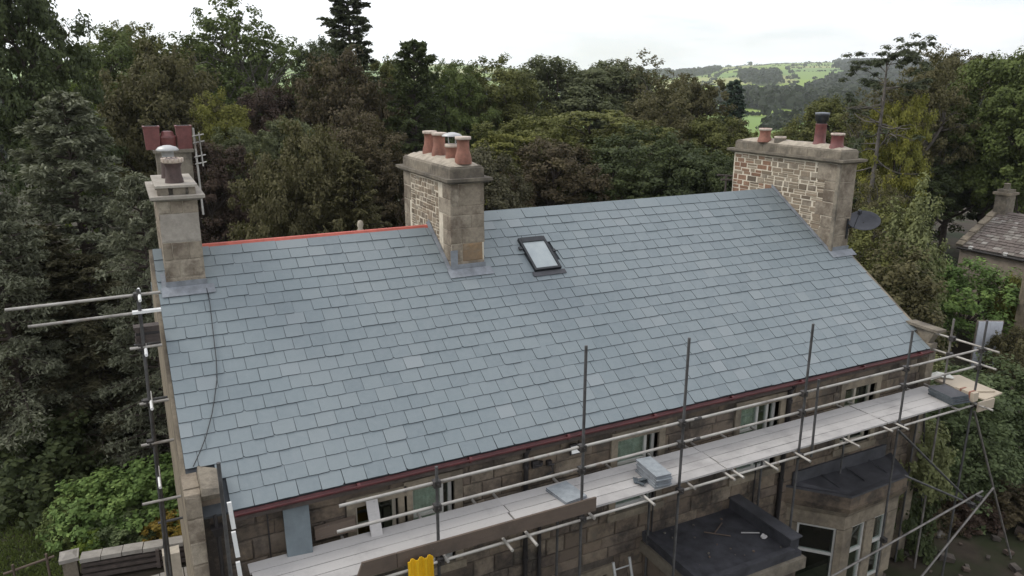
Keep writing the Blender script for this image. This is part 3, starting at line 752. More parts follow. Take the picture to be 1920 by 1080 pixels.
def front_blocks(parent, mats, x0, x1, yf, rows, r):
    for z0, z1, cuts in rows:
        xs = [x0]+[x0+(x1-x0)*c for c in cuts]+[x1]
        for a, b in zip(xs, xs[1:]):
            m = r.choice(mats); stone(parent, m, ((a+b)/2, yf, (z0+z1)/2), (-1, 0, 0), (0, -1, 0), b-a-0.006, z1-z0-0.006, 0.014)
def pot(parent, c, prof, mat, rim, label=None, n=18):
    p = MB(); p.lathe(c, prof, n)
    ob = p.build('chimney_pot', M[mat], parent)
    if label: ob['label'] = label
    return ob

# middle stack
r = random.Random(5)
mc = MB(); mc.box(MX0+0.012, MX1-0.01, MY0+0.012, MY1, 1.2, 3.895)
mc = mc.build('chimney', M['mortar_pale'], house, label='middle stack with cream pointing and four terracotta pots')
def q_z(z0, z1, n): return [(z0+(z1-z0)*i/n, z0+(z1-z0)*(i+1)/n) for i in range(n)]
front_blocks(mc, ['ashlar'], MX0, MX1, MY0+0.012, [(3.46, 3.89, (0.24,)), (3.28, 3.46, ()), (3.02, 3.28, (0.6,)), (2.72, 3.02, (0.3,)), (2.30, 2.36, ())], r)
stone(mc, 'ochre', (MX0+0.46, MY0+0.012, 2.535), (-1, 0, 0), (0, -1, 0), 0.42, 0.35, 0.016)
stone(mc, 'ashlar', (MX0+0.13, MY0+0.012, 2.535), (-1, 0, 0), (0, -1, 0), 0.22, 0.35, 0.012)
stone(mc, 'ashlar', (MX0+0.36, MY0+0.012, 2.25), (-1, 0, 0), (0, -1, 0), 0.68, 0.19, 0.012)
for z0, z1 in q_z(2.05, 3.89, 6):
    d = r.choice((0.42, 0.62)); stone(mc, 'ashlar', (MX0+0.012, MY0+0.012+d/2, (z0+z1)/2), (0, 1, 0), (-1, 0, 0), d-0.014, z1-z0-0.014, 0.014)
    d = r.choice((0.35, 0.45)); stone(mc, 'ashlar', (MX0+0.012, MY1-d/2, (z0+z1)/2), (0, 1, 0), (-1, 0, 0), d-0.014, z1-z0-0.014, 0.014)
rubble_face(mc, lambda y, z, r: r.choice(('rubble', 'rubble', 'ashlar')), MX0+0.012, None, 3.95, 5.60, 2.5, 3.88, (0.085, 0.125), (0.12, 0.26), r, lambda y, z: z > roof_z(y)-0.1)
def stack_head(parent, x0, x1, y0, y1, z, over, capz, flz, capmat='cap', n=6):
    c = MB(); c.frustum((x0-over*.4, x1+over*.4, y0-over*.4, y1+over*.4), z, (x0-over, x1+over, y0-over*1.3, y1+over*1.3), z+0.05)
    c.box(x0-over, x1+over, y0-over*1.3, y1+over*1.3, z+0.0501, z+0.105); c.build('cornice', M[capmat], parent)
    ys = np.linspace(y0+0.01, y1-0.01, n+1)
    for a, b in zip(ys, ys[1:]):
        k = MB(); k.frustum((x0-0.008, x1+0.008, a+.004, b-.004), z+0.106, (x0+0.002, x1-0.002, a+.004, b-.004), capz-0.05)
        k.frustum((x0+0.002, x1-0.002, a+.004, b-.004), capz-0.0499, (x0+0.05, x1-0.05, a+(.05 if a == ys[0] else .004), b-(.05 if b == ys[-1] else .004)), capz)
        k.build('capstone', M[capmat], parent)
    f = MB(); pts = []; nu, nv = 8, 5
    vs = []; fs = []
    rr = random.Random(int(x0*10)+3)
    NY = 16; NX = 8
    for i in range(NY+1):
        for j in range(NX+1):
            u = i/NY; v = j/NX; e = min(1, 4.2*min(u*NY/16*1.6, (1-u)*1.6, v*.55, (1-v)*.55))
            e = math.sin(min(1, e)*math.pi/2)
            vs.append((x0+0.03+(x1-x0-0.06)*v, y0+0.03+(y1-y0-0.06)*u, capz-0.012+(flz-capz)*e*(0.85+0.3*rr.random())))
    fs = [(i*(NX+1)+j, (i+1)*(NX+1)+j, (i+1)*(NX+1)+j+1, i*(NX+1)+j+1) for i in range(NY) for j in range(NX)]
    f.add(vs, fs, 0, True); f.build('flaunching', M['flaunch'], parent)
stack_head(mc, MX0, MX1, MY0, MY1, 3.90, 0.12, 4.23, 4.34)
xc = (MX0+MX1)/2
tall = [(0.165, -0.06), (0.165, 0.03), (0.15, 0.10), (0.125, 0.19), (0.118, 0.33), (0.125, 0.39), (0.15, 0.40), (0.155, 0.415), (0.155, 0.45), (0.148, 0.455), (0.11, 0.455), (0.10, 0.40)]
def rimmed_pot(parent, c, prof, mat, label, rz0, rz1, rr):
    o = pot(parent, c, prof, mat, None, label)
    q = MB(); q.lathe(c, [(rr-.004, rz0), (rr+.004, rz0+.004), (rr+.004, rz1), (rr-.03, rz1+.004), (rr-.05, rz1)], 18); q.build('pot_rim', M['pot_rim'], parent)
    h = MB(); h.lathe(c, [(rr-.052, rz1-.06), (rr-.052, rz1-.002)], 14); h.build('flue', M['hole'], parent)
    return o
for y, lab in ((5.28, 'farthest pot of the middle stack'), (4.74, 'second pot of the middle stack'), (3.50, 'nearest pot of the middle stack')):
    rimmed_pot(mc, (xc, y, 4.32), tall, 'pot', lab, 0.40, 0.455, 0.152)
short = [(0.14, -0.06), (0.135, 0.1), (0.128, 0.18), (0.14, 0.2), (0.145, 0.27), (0.10, 0.27)]
rimmed_pot(mc, (xc, 4.05, 4.32), short, 'pot', 'short pot under the metal cowl', 0.215, 0.275, 0.144)
cw = MB()
for k in range(4):
    t = k*math.pi/2+.4; cw.tube([(xc+.09*math.cos(t), 4.05+.09*math.sin(t), 4.58), (xc+.11*math.cos(t), 4.05+.11*math.sin(t), 4.76)], 0.012, 6)
cw.lathe((xc, 4.05, 4.745), [(0.20, 0), (0.205, 0.012), (0.15, 0.05), (0.05, 0.075), (0.005, 0.08)], 20)
cw.build('cowl', M['cowl'], mc)
def flash(parent, x0, x1, yf, side_y1, right=False):
    f = MB()
    # front apron lying on the slates
    t = yf/CA
    f.hexa([rp(x0-0.10, t-0.20, 0.052), rp(x1+0.12, t-0.20, 0.052), rp(x1+0.12, t+0.01, 0.054), rp(x0-0.10, t+0.01, 0.054), rp(x0-0.10, t-0.20, 0.060), rp(x1+0.12, t-0.20, 0.060), rp(x1+0.12, t+0.01, 0.064), rp(x0-0.10, t+0.01, 0.064)])
    z = roof_z(yf)
    f.box(x0-0.012, x1+0.012, yf-0.016, yf-0.004, z+0.02, z+0.15)
    f.build('lead_apron', M['lead'], parent)
    s = MB(); y = yf
    while y < side_y1:
        z = roof_z(y); s.hexa([(x0-0.022, y, z-.05), (x0-0.006, y, z-.05), (x0-0.006, y+.3, z+.15), (x0-0.022, y+.3, z+.15), (x0-0.022, y, z+.09), (x0-0.006, y, z+.09), (x0-0.006, y+.3, z+.285), (x0-0.022, y+.3, z+.285)]); y += 0.3
        s.hexa([rp(x0-0.08, (y-.3)/CA, 0.05), rp(x0, (y-.3)/CA, 0.05), rp(x0, y/CA, 0.05), rp(x0-0.08, y/CA, 0.05), rp(x0-0.08, (y-.3)/CA, 0.058), rp(x0, (y-.3)/CA, 0.062), rp(x0, y/CA, 0.062), rp(x0-0.08, y/CA, 0.058)])
    s.build('step_flashing', M['lead'], parent)
flash(mc, MX0, MX1, MY0, 4.3)
# lead dressed up the lower corner of the middle stack
ld = MB(); ld.box(MX0-0.02, MX0+0.13, MY0-0.014, MY0-0.004, 2.20, 2.60); ld.build('lead_patch', M['lead'], mc)

# left stack
r = random.Random(9)
lc = MB(); lc.box(LX0+0.012, LX1-0.01, LY0+0.012, LY1, 1.2, 3.865)
lc = lc.build('chimney', M['mortar_pale'], house, label='left stack of pale stained blocks with slab top on stone feet')
front_blocks(lc, ['ashlar'], LX0, LX1, LY0+0.012, [(3.65, 3.865, (0.30, 0.62)), (2.86, 3.16, (0.24, 0.64)), (2.56, 2.86, (0.38,)), (2.36, 2.56, (0.25,))], r)
stone(lc, 'ashlar_pale', ((LX0+LX1)/2, LY0+0.012, 3.405), (-1, 0, 0), (0, -1, 0), LX1-LX0-0.015, 0.475, 0.014)
for z0, z1 in q_z(2.0, 3.86, 6):
    for y0, y1 in ((LY0, 4.2), (4.2, 4.9), (4.9, LY1)): stone(lc, 'ashlar', (LX0+0.012, (y0+y1)/2, (z0+z1)/2), (0, 1, 0), (-1, 0, 0), y1-y0-.014, z1-z0-.014, 0.012)
k = MB(); k.frustum((LX0-0.02, LX1+0.02, LY0-0.02, LY1+0.02), 3.866, (LX0-0.10, LX1+0.11, LY0-0.11, LY1+0.11), 3.91); k.box(LX0-0.105, LX1+0.115, LY0-0.115, LY1+0.115, 3.9101, 3.96); k.build('cornice', M['ashlar_pale'], lc)
for x0, x1 in ((-0.34, -0.17), (-0.10, 0.09), (0.14, 0.25)):
    for y0, y1 in ((LY0+0.02, LY0+0.20), (4.4, 4.6), (5.05, 5.22)):
        b = MB(); b.box(x0, x1, y0, y1, 3.9605, 4.085); b.build('stone_foot', M['cap'], lc)
b = MB(); b.box(LX0-0.01, LX1+0.02, LY0-0.005, 5.26, 4.0855, 4.125); b.build('top_slab', M['ashlar_pale'], lc)
lp = [(0.15, 0), (0.145, 0.05), (0.125, 0.14), (0.12, 0.26), (0.135, 0.30), (0.145, 0.31), (0.15, 0.34), (0.15, 0.40), (0.11, 0.41)]
rimmed_pot(lc, (-0.04, 3.98, 4.126), lp, 'pot_dark', 'sooty pot with cream rim on the left stack', 0.335, 0.405, 0.155)
b = MB()
for j in range(14):
    t = 2*math.pi*j/14; b.obox((-0.04+0.168*math.cos(t), 3.98+0.168*math.sin(t), 4.51), (0.02*-math.sin(t), 0.02*math.cos(t), 0), (0.012*math.cos(t), 0.012*math.sin(t), 0), (0, 0, 0.03))
b.build('pot_crown', M['pot_rim'], lc)
pot(lc, (-0.06, 4.72, 4.126), [(0.15, 0), (0.14, 0.1), (0.125, 0.3), (0.14, 0.36), (0.10, 0.37)], 'pot_dark', None, 'pot under the white cowl on the left stack')
b = MB(); b.lathe((-0.06, 4.72, 4.49), [(0.10, 0), (0.10, 0.10), (0.18, 0.11), (0.19, 0.13), (0.15, 0.175), (0.06, 0.205), (0.005, 0.21)], 20); b.build('cowl', M['cowl'], lc)
flash(lc, LX0, LX1, LY0, LY0+0.3)

# right stack
r = random.Random(14)
rc_ = MB(); rc_.box(RX0+0.012, RX1-0.01, RY0+0.012, RY1, 0.9, 3.895)
rc_ = rc_.build('chimney', M['mortar_pale'], house, label='wide right stack of rubble stone with uneven red pots')
for z0, z1 in q_z(1.70, 3.89, 5): stone(rc_, 'ashlar', ((RX0+RX1)/2, RY0+0.012, (z0+z1)/2), (-1, 0, 0), (0, -1, 0), RX1-RX0-0.02, z1-z0-0.008, 0.012)
def rmat(y, z, r):
    if y > 5.62: return 'rubble_red' if r.random() < 0.85 else 'rubble'
    if y < 3.05: return None
    if y > 4.8: return r.choice(('rubble', 'rubble_red', 'ashlar'))
    return r.choice(('rubble', 'rubble', 'ashlar'))
rubble_face(rc_, rmat, RX0+0.012, None, 3.02, RY1-0.02, 1.9, 3.88, (0.095, 0.16), (0.16, 0.40), r, lambda y, z: z > roof_z(y)-0.1)
for z0, z1, d in ((3.45, 3.89, 0.66), (3.25, 3.45, 0.40), (2.95, 3.25, 0.42), (2.6, 2.95, 0.62), (2.3, 2.6, 0.40), (1.8, 2.3, 0.45)):
    stone(rc_, 'ashlar', (RX0+0.012, RY0+0.012+d/2, (z0+z1)/2), (0, 1, 0), (-1, 0, 0), d-0.014, z1-z0-0.014, 0.014)
stack_head(rc_, RX0, RX1, RY0, RY1, 3.90, 0.13, 4.235, 4.33, 'cap', 7)
xc = (RX0+RX1)/2-0.05
rimmed_pot(rc_, (xc-0.25+.1, 5.25, 4.27), [(0.19, -.03), (0.175, 0.06), (0.145, 0.12), (0.14, 0.22), (0.16, 0.26), (0.165, 0.32), (0.13, 0.33)], 'pot', 'flared terracotta pot farthest along the right stack', 0.27, 0.325, 0.165)
rimmed_pot(rc_, (xc-0.05, 4.80, 4.27), [(0.16, -.03), (0.15, 0.05), (0.15, 0.13), (0.12, 0.135)], 'cap', 'cut down stub pot on the right stack', 0.09, 0.135, 0.15)
pot(rc_, (xc+0.08, 3.62, 4.27), [(0.19, -0.03), (0.17, 0.03), (0.14, 0.09), (0.135, 0.50), (0.145, 0.52), (0.11, 0.53)], 'pot_red', None, 'tall red pot with black cowl on the right stack')
b = MB(); b.lathe((xc+0.08, 3.62, 4.79), [(0.125, 0), (0.125, 0.06), (0.16, 0.065), (0.165, 0.20), (0.175, 0.21), (0.175, 0.235), (0.02, 0.25)], 18); b.build('cowl', M['cowl_dark'], rc_)
b = MB(); b.lathe((xc+0.08, 3.62, 5.03), [(0.17, 0), (0.18, 0.012), (0.175, 0.03), (0.02, 0.045)], 18); b.build('cowl_cap', M['lead'], rc_)
rimmed_pot(rc_, (xc-0.02, 3.0, 4.27), [(0.18, -0.05), (0.165, 0.03), (0.15, 0.06), (0.145, 0.26), (0.16, 0.28), (0.165, 0.33), (0.12, 0.335)], 'pot_red', 'short red pot at the near end of the right stack', 0.285, 0.332, 0.163)
flash(rc_, RX0, RX1, RY0, 4.5)
b = MB(); b.box(RX0-0.03, RX0-0.012, RY0-0.03, RY0+0.06, 1.75, 3.90); b.box(RX0-0.012, RX0+0.03, RY0-0.03, RY0-0.012, 1.75, 3.90); b.build('corner_strip', M['cap'], rc_, label='narrow grey strip down the front corner of the right stack')
# timber ends sticking out behind the right stack
b = MB(); b.tube([(14.2, 6.32, 3.12), (14.9, 6.32, 3.08)], 0.03, 6); b.tube([(14.15, 6.42, 3.25), (14.9, 6.42, 3.16)], 0.03, 6); b.tube([(14.42, 6.36, 2.6), (14.42, 6.36, 3.25)], 0.03, 6); b.build('bracket', M['rail_wood'], rc_)

# far stack on the rear wing: two square red pots, a round one between
fc = MB(); fc.box(-0.02, 0.80, 11.0, 11.7, -1.3, 4.02)
fc = fc.build('chimney', M['cap'], house, label='far stack on the rear wing with two square red pots')
b = MB(); b.box(-0.08, 0.86, 10.94, 11.76, 4.0205, 4.09); b.build('cornice', M['cap'], fc)
for x in (-0.06, 0.69):
    b = MB(); b.frustum((x-0.165, x+0.165, 11.18, 11.51), 4.0905, (x-0.185, x+0.185, 11.16, 11.53), 4.63)
    b.frustum((x-0.195, x+0.195, 11.145, 11.545), 4.6301, (x-0.198, x+0.198, 11.142, 11.548), 4.67); ob = b.build('chimney_pot', M['pot_red'], fc)
    b = MB(); b.box(x-0.15, x+0.15, 11.19, 11.50, 4.6705, 4.672); b.build('flue', M['hole'], fc)  # thin black sheet painted as the shaded hollow of the pot
b = MB(); b.lathe((0.30, 11.3, 4.0905), [(0.17, 0), (0.19, 0.1), (0.21, 0.28), (0.22, 0.31), (0.16, 0.35), (0.14, 0.43), (0.10, 0.45)], 16); b.build('chimney_pot', M['pot_red'], fc)

# skylight, a part of the roof's house
sk = MB()
def rbox(mb, x0, x1, t0, t1, h0, h1, mi=0):
    mb.hexa([rp(x0, t0, h0), rp(x1, t0, h0), rp(x1, t1, h0), rp(x0, t1, h0), rp(x0, t0, h1), rp(x1, t0, h1), rp(x1, t1, h1), rp(x0, t1, h1)], mi)
ta, tb = 3.66, 4.62
rbox(sk, 6.47, 6.52, ta+.02, tb, 0.0, 0.10); rbox(sk, 7.04, 7.09, ta+.02, tb, 0.0, 0.10); rbox(sk, 6.521, 7.039, ta+.02, ta+0.07, 0.0, 0.10); rbox(sk, 6.521, 7.039, tb-0.13, tb, 0.0, 0.105)
rbox(sk, 6.521, 7.039, ta+0.071, tb-0.131, -0.002, 0.02)
sk = sk.build('skylight', M['black'], house, label='small roof window with black frame right of the middle stack')
b = MB(); rbox(b, 6.522, 7.038, ta+0.072, tb-0.132, 0.07, 0.08); b.build('pane', M['skyglass'], sk)
b = MB(); rbox(b, 6.40, 7.16, ta-0.12, ta-0.002, 0.05, 0.058); b.build('flashing', M['lead_dark'], sk)
for x in (6.40, 7.13):
    b = MB(); rbox(b, x-0.02, x+0.05, 4.15 if x > 7 else 4.3, 4.22 if x > 7 else 4.38, 0.06, 0.09); b.build('bracket', M['black'], sk)

# --- bay with its flat lead roof
PB = [(11.15, 0.16), (11.97, -0.70), (13.76, -0.62), (14.25, 0.16)]
def off(P, d):
    """plan outline moved outwards by d (front three sides)"""
    c = Vector((12.8, 0.16)); out = []
    for i, p in enumerate(P):
        v = Vector(p)
        if i == 0: n = Vector((-1, 0))
        elif i == 3: n = Vector((1, 0))
        elif i == 1: n = Vector((-0.45, -1))
        else: n = Vector((0.35, -1))
        out.append(v+n*d)
    return out
def bay_slab(mb, d0, z0, d1, z1, mi=0):
    a = off(PB, d0); b = off(PB, d1); n = 4
    mb.add([(p.x, p.y, z0) for p in a]+[(p.x, p.y, z1) for p in b], [(3, 2, 1, 0), (4, 5, 6, 7)]+[(i, (i+1) % n, n+(i+1) % n, n+i) for i in range(n)], mi)
bay = MB(); bay_slab(bay, -0.12, -3.40, -0.12, -3.0); bay_slab(bay, -0.08, GZ, -0.08, -4.95)
bay = bay.build('bay_window', M['dressed'], house, label='canted bay with dark lead roof under the right end of the platform')
b = MB(); bay_slab(b, 0.0, -3.38, 0.0, -3.05); bay_slab(b, 0.03, -3.05, 0.10, -2.93); b.build('frieze', M['dressed'], bay)
b = MB(); bay_slab(b, 0.10, -2.928, 0.15, -2.80); bay_slab(b, 0.11, -2.80, 0.11, -2.55); b.build('cornice', M['wall'], bay)
b = MB(); a = off(PB, 0.125)
b.add([(p.x, p.y, -2.548) for p in a]+[(p.x, p.y, -2.50) for p in a], [(i, (i+1) % 4, 4+(i+1) % 4, 4+i) for i in range(4)])
q = off(PB, -0.03); q2 = [Vector((11.35, 0.158)), Vector((12.2, 0.0)), Vector((13.6, 0.0)), Vector((14.1, 0.158))]
b.add([(p.x, p.y, -2.50) for p in a]+[(q[0].x, q[0].y, -2.53), (q[1].x, q[1].y, -2.53), (q[2].x, q[2].y, -2.53), (q[3].x, q[3].y, -2.53)]+[(11.3, .159, -2.47), (14.1, .159, -2.47)],
      [(0, 1, 5, 4), (1, 2, 6, 5), (2, 3, 7, 6), (4, 5, 6, 7, 9, 8)])
for x in (12.0, 12.75, 13.5): b.tube([(x, -0.45, -2.515), (x+0.05, 0.12, -2.475)], 0.014, 6)
b.box(11.2, 14.1, 0.09, 0.135, -2.52, -2.22); b.build('lead_roof', M['lead_dark'], bay)
def facet(a, b, lights, zs=(-4.95, -4.05, -3.40)):
    a = Vector(a); b = Vector(b); d = (b-a); L = d.length; d.normalize(); nn = Vector((d.y, -d.x))
    D = Vector((d.x, d.y, 0)); Nn = Vector((nn.x, nn.y, 0))
    def bar(u0, u1, z0, z1, o0, o1, mb):
        c = Vector((a.x, a.y, 0))+D*((u0+u1)/2)+Nn*((o0+o1)/2)+Vector((0, 0, (z0+z1)/2))
        mb.obox(c, D*((u1-u0)/2), -Nn*((o1-o0)/2), (0, 0, (z1-z0)/2))
    # stone posts at both ends and between lights
    gaps = []; u = 0.0
    for (p, q) in lights: gaps.append((u*L, p*L)); u = q
    gaps.append((u*L, L))
    for g0, g1 in gaps:
        m = MB(); bar(g0+0.001, g1-0.001, zs[0]+0.002, zs[2]-0.0, -0.16, 0.0, m); m.build('mullion', M['dressed'], bay)
    for p, q in lights:
        m = MB(); u0, u1 = p*L, q*L; f = 0.045
        bar(u0, u0+f, zs[0]+.003, zs[2]-.002, -0.12, -0.05, m); bar(u1-f, u1, zs[0]+.003, zs[2]-.002, -0.12, -0.05, m); bar(u0+f, u1-f, zs[2]-f, zs[2]-.002, -0.12, -0.05, m)
        bar(u0+f, u1-f, zs[1]-f*.6, zs[1]+f*.6, -0.125, -0.045, m); bar(u0+f, u1-f, zs[0]+.003, zs[0]+f, -0.12, -0.05, m); m.build('window_frame', M['upvc'], bay)
        m = MB(); bar(u0+f-.004, u1-f+.004, zs[0]+.01, zs[2]-.01, -0.09, -0.082, m); m.build('pane', M['glass'], bay)
facet(PB[0], PB[1], [(0.22, 0.88)])
facet(PB[1], PB[2], [(0.16, 0.42), (0.58, 0.82)])
facet(PB[2], PB[3], [(0.3, 0.7)])

# --- flat-roofed porch
EX0, EX1, EY0, EY1, EZ = 7.30, 9.66, -1.60, 0.15, -2.62
ex = MB(); ex.box(EX0+0.04, EX1-0.04, EY0+0.05, EY1, GZ, -2.87)
ex = ex.build('porch', M['wall'], house, label='flat-roofed stone porch with felt roof below the platform')
b = MB(); b.box(EX0, EX1, EY0, EY1, -2.868, EZ); b.build('flat_roof', M['asphalt'], ex)
b = MB(); b.box(EX0-0.05, EX1+0.05, EY0-0.08, EY0+0.02, -2.95, -2.72); b.box(EX0-0.05, EX0+0.03, EY0+0.022, EY1, -2.95, -2.72); b.box(EX1-0.03, EX1+0.05, EY0+0.022, EY1, -2.95, -2.72); b.build('stone_eaves', M['cap'], ex)
for nm, c in (('parapet', (EX0-0.02, EX0+0.13, EY0-0.02, EY1-0.02)), ('parapet', (EX1-0.20, EX1+0.02, EY0+0.10, EY1-0.02)), ('parapet', (EX0+0.131, EX1-0.201, EY0-0.02, EY0+0.10))):
    b = MB(); hh = 0.10 if c[0] < 9 else 0.24; b.box(*c, EZ+0.002, EZ+hh); b.build(nm, M['asphalt'], ex)
b = MB(); b.box(EX1-0.24, EX1+0.05, EY0+0.06, EY1-0.02, EZ+0.242, EZ+0.27); b.build('parapet_coping', M['lead_dark'], ex)

# ------------------------------------------------------------------ scaffold along the front
PZ = -0.80                       # top of the boards
sc_ = thing('scaffold', 'long tube and board scaffold platform along the front eaves', 'scaffold', (7.5, -0.6, GZ))
def tube(nm, a, b, mat, parent, r=0.0242, n=8, **tags):
    t = MB(); t.tube([a, b], r, n); return t.build(nm, M[mat], parent, **tags)
def coupler(p, parent, ax='x'):
    c = MB(); p = Vector(p)
    c.obox(p, (0.052, 0, 0), (0, 0.055, 0), (0, 0, 0.05)); c.obox(p+Vector((0.0, -0.055, 0.01)), (0.014, 0, 0), (0, 0.03, 0), (0, 0, 0.014)); c.obox(p+Vector((0.03, 0.03, -0.03)), (0.03, 0, 0), (0, 0.03, 0), (0, 0, 0.03))
    return c.build('coupler', M['coupler'], parent)
POLES = [(2.66, 0.58), (5.09, 2.00), (7.05, 1.82), (9.86, 1.65), (12.67, 1.11), (15.06, 0.98)]
for x, zt in POLES:
    tube('standard', (x+0.01*math.sin(x*9), -1.10, GZ), (x-0.01*math.sin(x*5), -1.10, zt), 'tube_dark', sc_)
tube('standard', (10.22, -1.10, -1.05), (10.18, -1.10, 0.53), 'tube_dark', sc_)
tube('standard', (15.1, -0.40, GZ), (15.08, -0.38, 0.80), 'tube_mid', sc_)
for x in (2.5, 5.3, 7.3, 10.1, 12.5, 14.9): tube('standard', (x, -0.02, GZ), (x, -0.02, -0.9), 'tube_dark', sc_)
for z, y in ((0.30, -1.045), (-0.08, -1.045)):
    for a, b in ((1.27 if z > 0 else 1.22, 7.4), (7.4, 15.2)):
        tube('guard_rail', (a, y, z-0.0), (b, y, z+0.008), 'tube', sc_)
    for x, zt in POLES: coupler((x, -1.07, z), sc_)
    c = MB(); c.tube([(7.32, y, z), (7.48, y, z)], 0.032, 8); c.build('coupler', M['coupler'], sc_)
for y in (-1.15, -0.06):
    for a, b in ((0.9, 7.9), (7.9, 15.3)): tube('ledger', (a, y, -0.925), (b, y, -0.925), 'tube', sc_)
for x, _ in POLES: coupler((x, -1.13, -0.93), sc_)
PUT = [(1.5, -1.3), (2.75, -1.28), (3.70, -1.46), (4.09, -1.50), (5.25, -1.28), (6.35, -1.38), (7.28, -1.28), (8.10, -1.35), (8.29, -1.36), (9.04, -1.42), (9.80, -1.46), (11.10, -1.46), (12.24, -1.30), (12.60, -1.38), (14.4, -1.25), (15.0, -1.40)]
for x, ye in PUT: tube('putlog', (x+0.02, 0.10, -0.872), (x-0.02, ye, -0.872), 'tube', sc_)
# end return rails
for z in (0.30+.05, -0.08+.05): tube('guard_rail', (15.10, 0.42, z+.0), (15.13, -1.42, z+.0), 'tube', sc_)
tube('guard_rail', (15.13, 0.2, -0.93), (15.13, -1.5, -0.93), 'tube', sc_)
for z in (0.35, -0.03): coupler((15.1, -0.40, z), sc_)
# braces
tube('brace', (12.53, -1.19, -0.95), (15.65, -1.19, -3.52), 'tube_dark', sc_)
tube('brace', (12.9, -1.22, -2.05), (15.66, -1.22, -3.52), 'tube_dark', sc_)
tube('brace', (10.1, -1.26, -3.98), (15.75, -1.26, -3.14), 'tube_mid', sc_)
tube('brace', (9.3, -1.25, -2.95), (9.4, -1.26, -2.90), 'tube', sc_)
tube('brace', (13.4, -1.42, -4.9), (15.85, -1.42, -3.0), 'tube_mid', sc_)
tube('brace', (15.0, -1.2, -1.05), (17.6, -1.2, -5.5), 'tube_mid', sc_)
tube('brace', (14.9, -0.1, -1.0), (16.3, 0.3, -5.4), 'tube_dark', sc_)
for p in ((15.45, -1.25, -3.42), (15.5, -1.34, -3.2), (12.67, -1.15, -3.55)): coupler(p, sc_)
# boards
rb = random.Random(4)
joints = [0.12, 4.05, 8.15, 12.35, 14.75]
by = [-1.075+0.233*i for i in range(5)]
bmesh_ = []
def board_mesh(seed):
    r = random.Random(seed); b = MB(); n = 4; vs = []
    for i in range(n+1):
        x = i/n-0.5
        for y, z in ((-.5, 0), (.5, 0), (.5, 1), (-.5, 1)): vs.append((x, y*(1+r.uniform(-.012, .0)), z+r.uniform(-.12, .12)*(0 < i < n)))
    fs = [(i*4+j, i*4+(j+1) % 4, i*4+4+(j+1) % 4, i*4+4+j) for i in range(n) for j in range(4)]+[(3, 2, 1, 0), (n*4, n*4+1, n*4+2, n*4+3)]
    b.add(vs, fs); return b.mesh('board', M['board'])
BM_ = [board_mesh(i) for i in range(5)]
for a, b in zip(joints, joints[1:]):
    for i, y0 in enumerate(by[:4]):
        da, db = rb.uniform(-.02, .03), rb.uniform(-.03, .02)
        if a < 1 and i == 0: da += 0.55
        if a < 1 and i == 1: da += 0.1
        x0, x1 = a+da+0.008, b+db-0.008
        inst('board', rb.choice(BM_), sc_, ((x0+x1)/2, y0+0.112, PZ-0.038), ((x1-x0, rb.uniform(-.006, .006), 0), (0, 0.224, 0), (0, 0, 0.038)))
# toe board, in two lengths
for x0, x1, z in ((1.42, 2.0, -0.80), (2.01, 5.33, -0.80)):
    b = MB(); b.hexa([(x0, -1.165, z-0.02), (x1, -1.165, z-0.02), (x1, -1.128, z-0.02), (x0, -1.128, z-0.02), (x0+(0.09 if x0 < 2 else 0), -1.165, z+0.215), (x1, -1.165, z+0.215), (x1, -1.128, z+0.215), (x0+(0.09 if x0 < 2 else 0), -1.128, z+0.215)])
    b.build('toe_board', M['toe'], sc_)
# corner pole and the pale sleeves on it at the left end
tube('standard', (-0.13, -0.5, GZ), (-0.135, -0.5, 1.02), 'tube_dark', sc_, 0.027)
for z0, z1, dx in ((0.02, 0.42, 0.085), (-0.42, -0.03, 0.10), (-0.95, -0.5, 0.115)):
    b = MB(); b.obox((-0.13+dx, -0.5, (z0+z1)/2), (0.028, 0, 0), (0, 0.02, 0), (0.012*(-1), 0, (z1-z0)/2)); b.build('strap', M['tube_white'], sc_)

# ------------------------------------------------------------------ scaffold at the left gable
s2 = thing('scaffold', 'narrow dark tube scaffold tower beside the left gable wall', 'scaffold', (-0.85, 2.5, GZ))
tube('standard', (-0.99, 2.5, GZ), (-0.812, 2.5, 2.70), 'tube_dark', s2, 0.027)
tube('standard', (-0.90, 3.3, GZ), (-0.83, 3.3, 2.3), 'tube_dark', s2, 0.025)
tube('ledger', (-2.56, 2.5, 2.60), (-0.50, 2.5, 2.615), 'tube', s2)
tube('ledger', (-2.32, 2.55, 2.295), (-0.90, 2.55, 2.31), 'tube', s2)
for z, xa in ((1.77, -1.03), (0.83, -1.0), (0.12, -1.06), (-0.92, -1.16)):
    tube('putlog', (xa, 2.46, z), (-0.57, 2.46, z), 'tube', s2)
for z in (0.55, 1.55, -1.8): tube('putlog', (-0.98, 3.3, z), (-0.57, 3.3, z), 'tube_dark', s2)
for z, x in ((2.62, -0.80), (0.86, -0.83), (-0.5, -0.86), (1.75, -0.81)): tube('transom', (x, 2.1, z), (x, 2.9, z-.02), 'tube_white', s2)
b = MB(); b.box(-0.93, -0.52, 2.46, 2.56, 2.315, 2.355); b.build('board', M['tube_white'], s2)
for i in range(4): coupler((-0.83-0.03*i, 2.5, [2.6, 1.77, .83, .12][i]), s2)
# bundle hung on the tower
t = thing('slate_bundle', 'dark bundle of slates stacked on the tower beside the gable', 'slates', (-0.72, 2.75, 1.80))
r = random.Random(3)
for i in range(6):
    b = MB(); z = 1.80+i*0.045; dx = r.uniform(-.02, .02)
    b.hexa([(-0.93+dx, 2.56, z), (-0.58, 2.56, z), (-0.58, 2.75, z), (-0.93+dx, 2.75, z), (-0.93+dx, 2.56, z+.043), (-0.58, 2.56, z+.043), (-0.58, 2.75, z+.043), (-0.93+dx, 2.75, z+.043)])
    b.build('slate', M['rail_wood'] if i != 3 else M['pipe'], t)

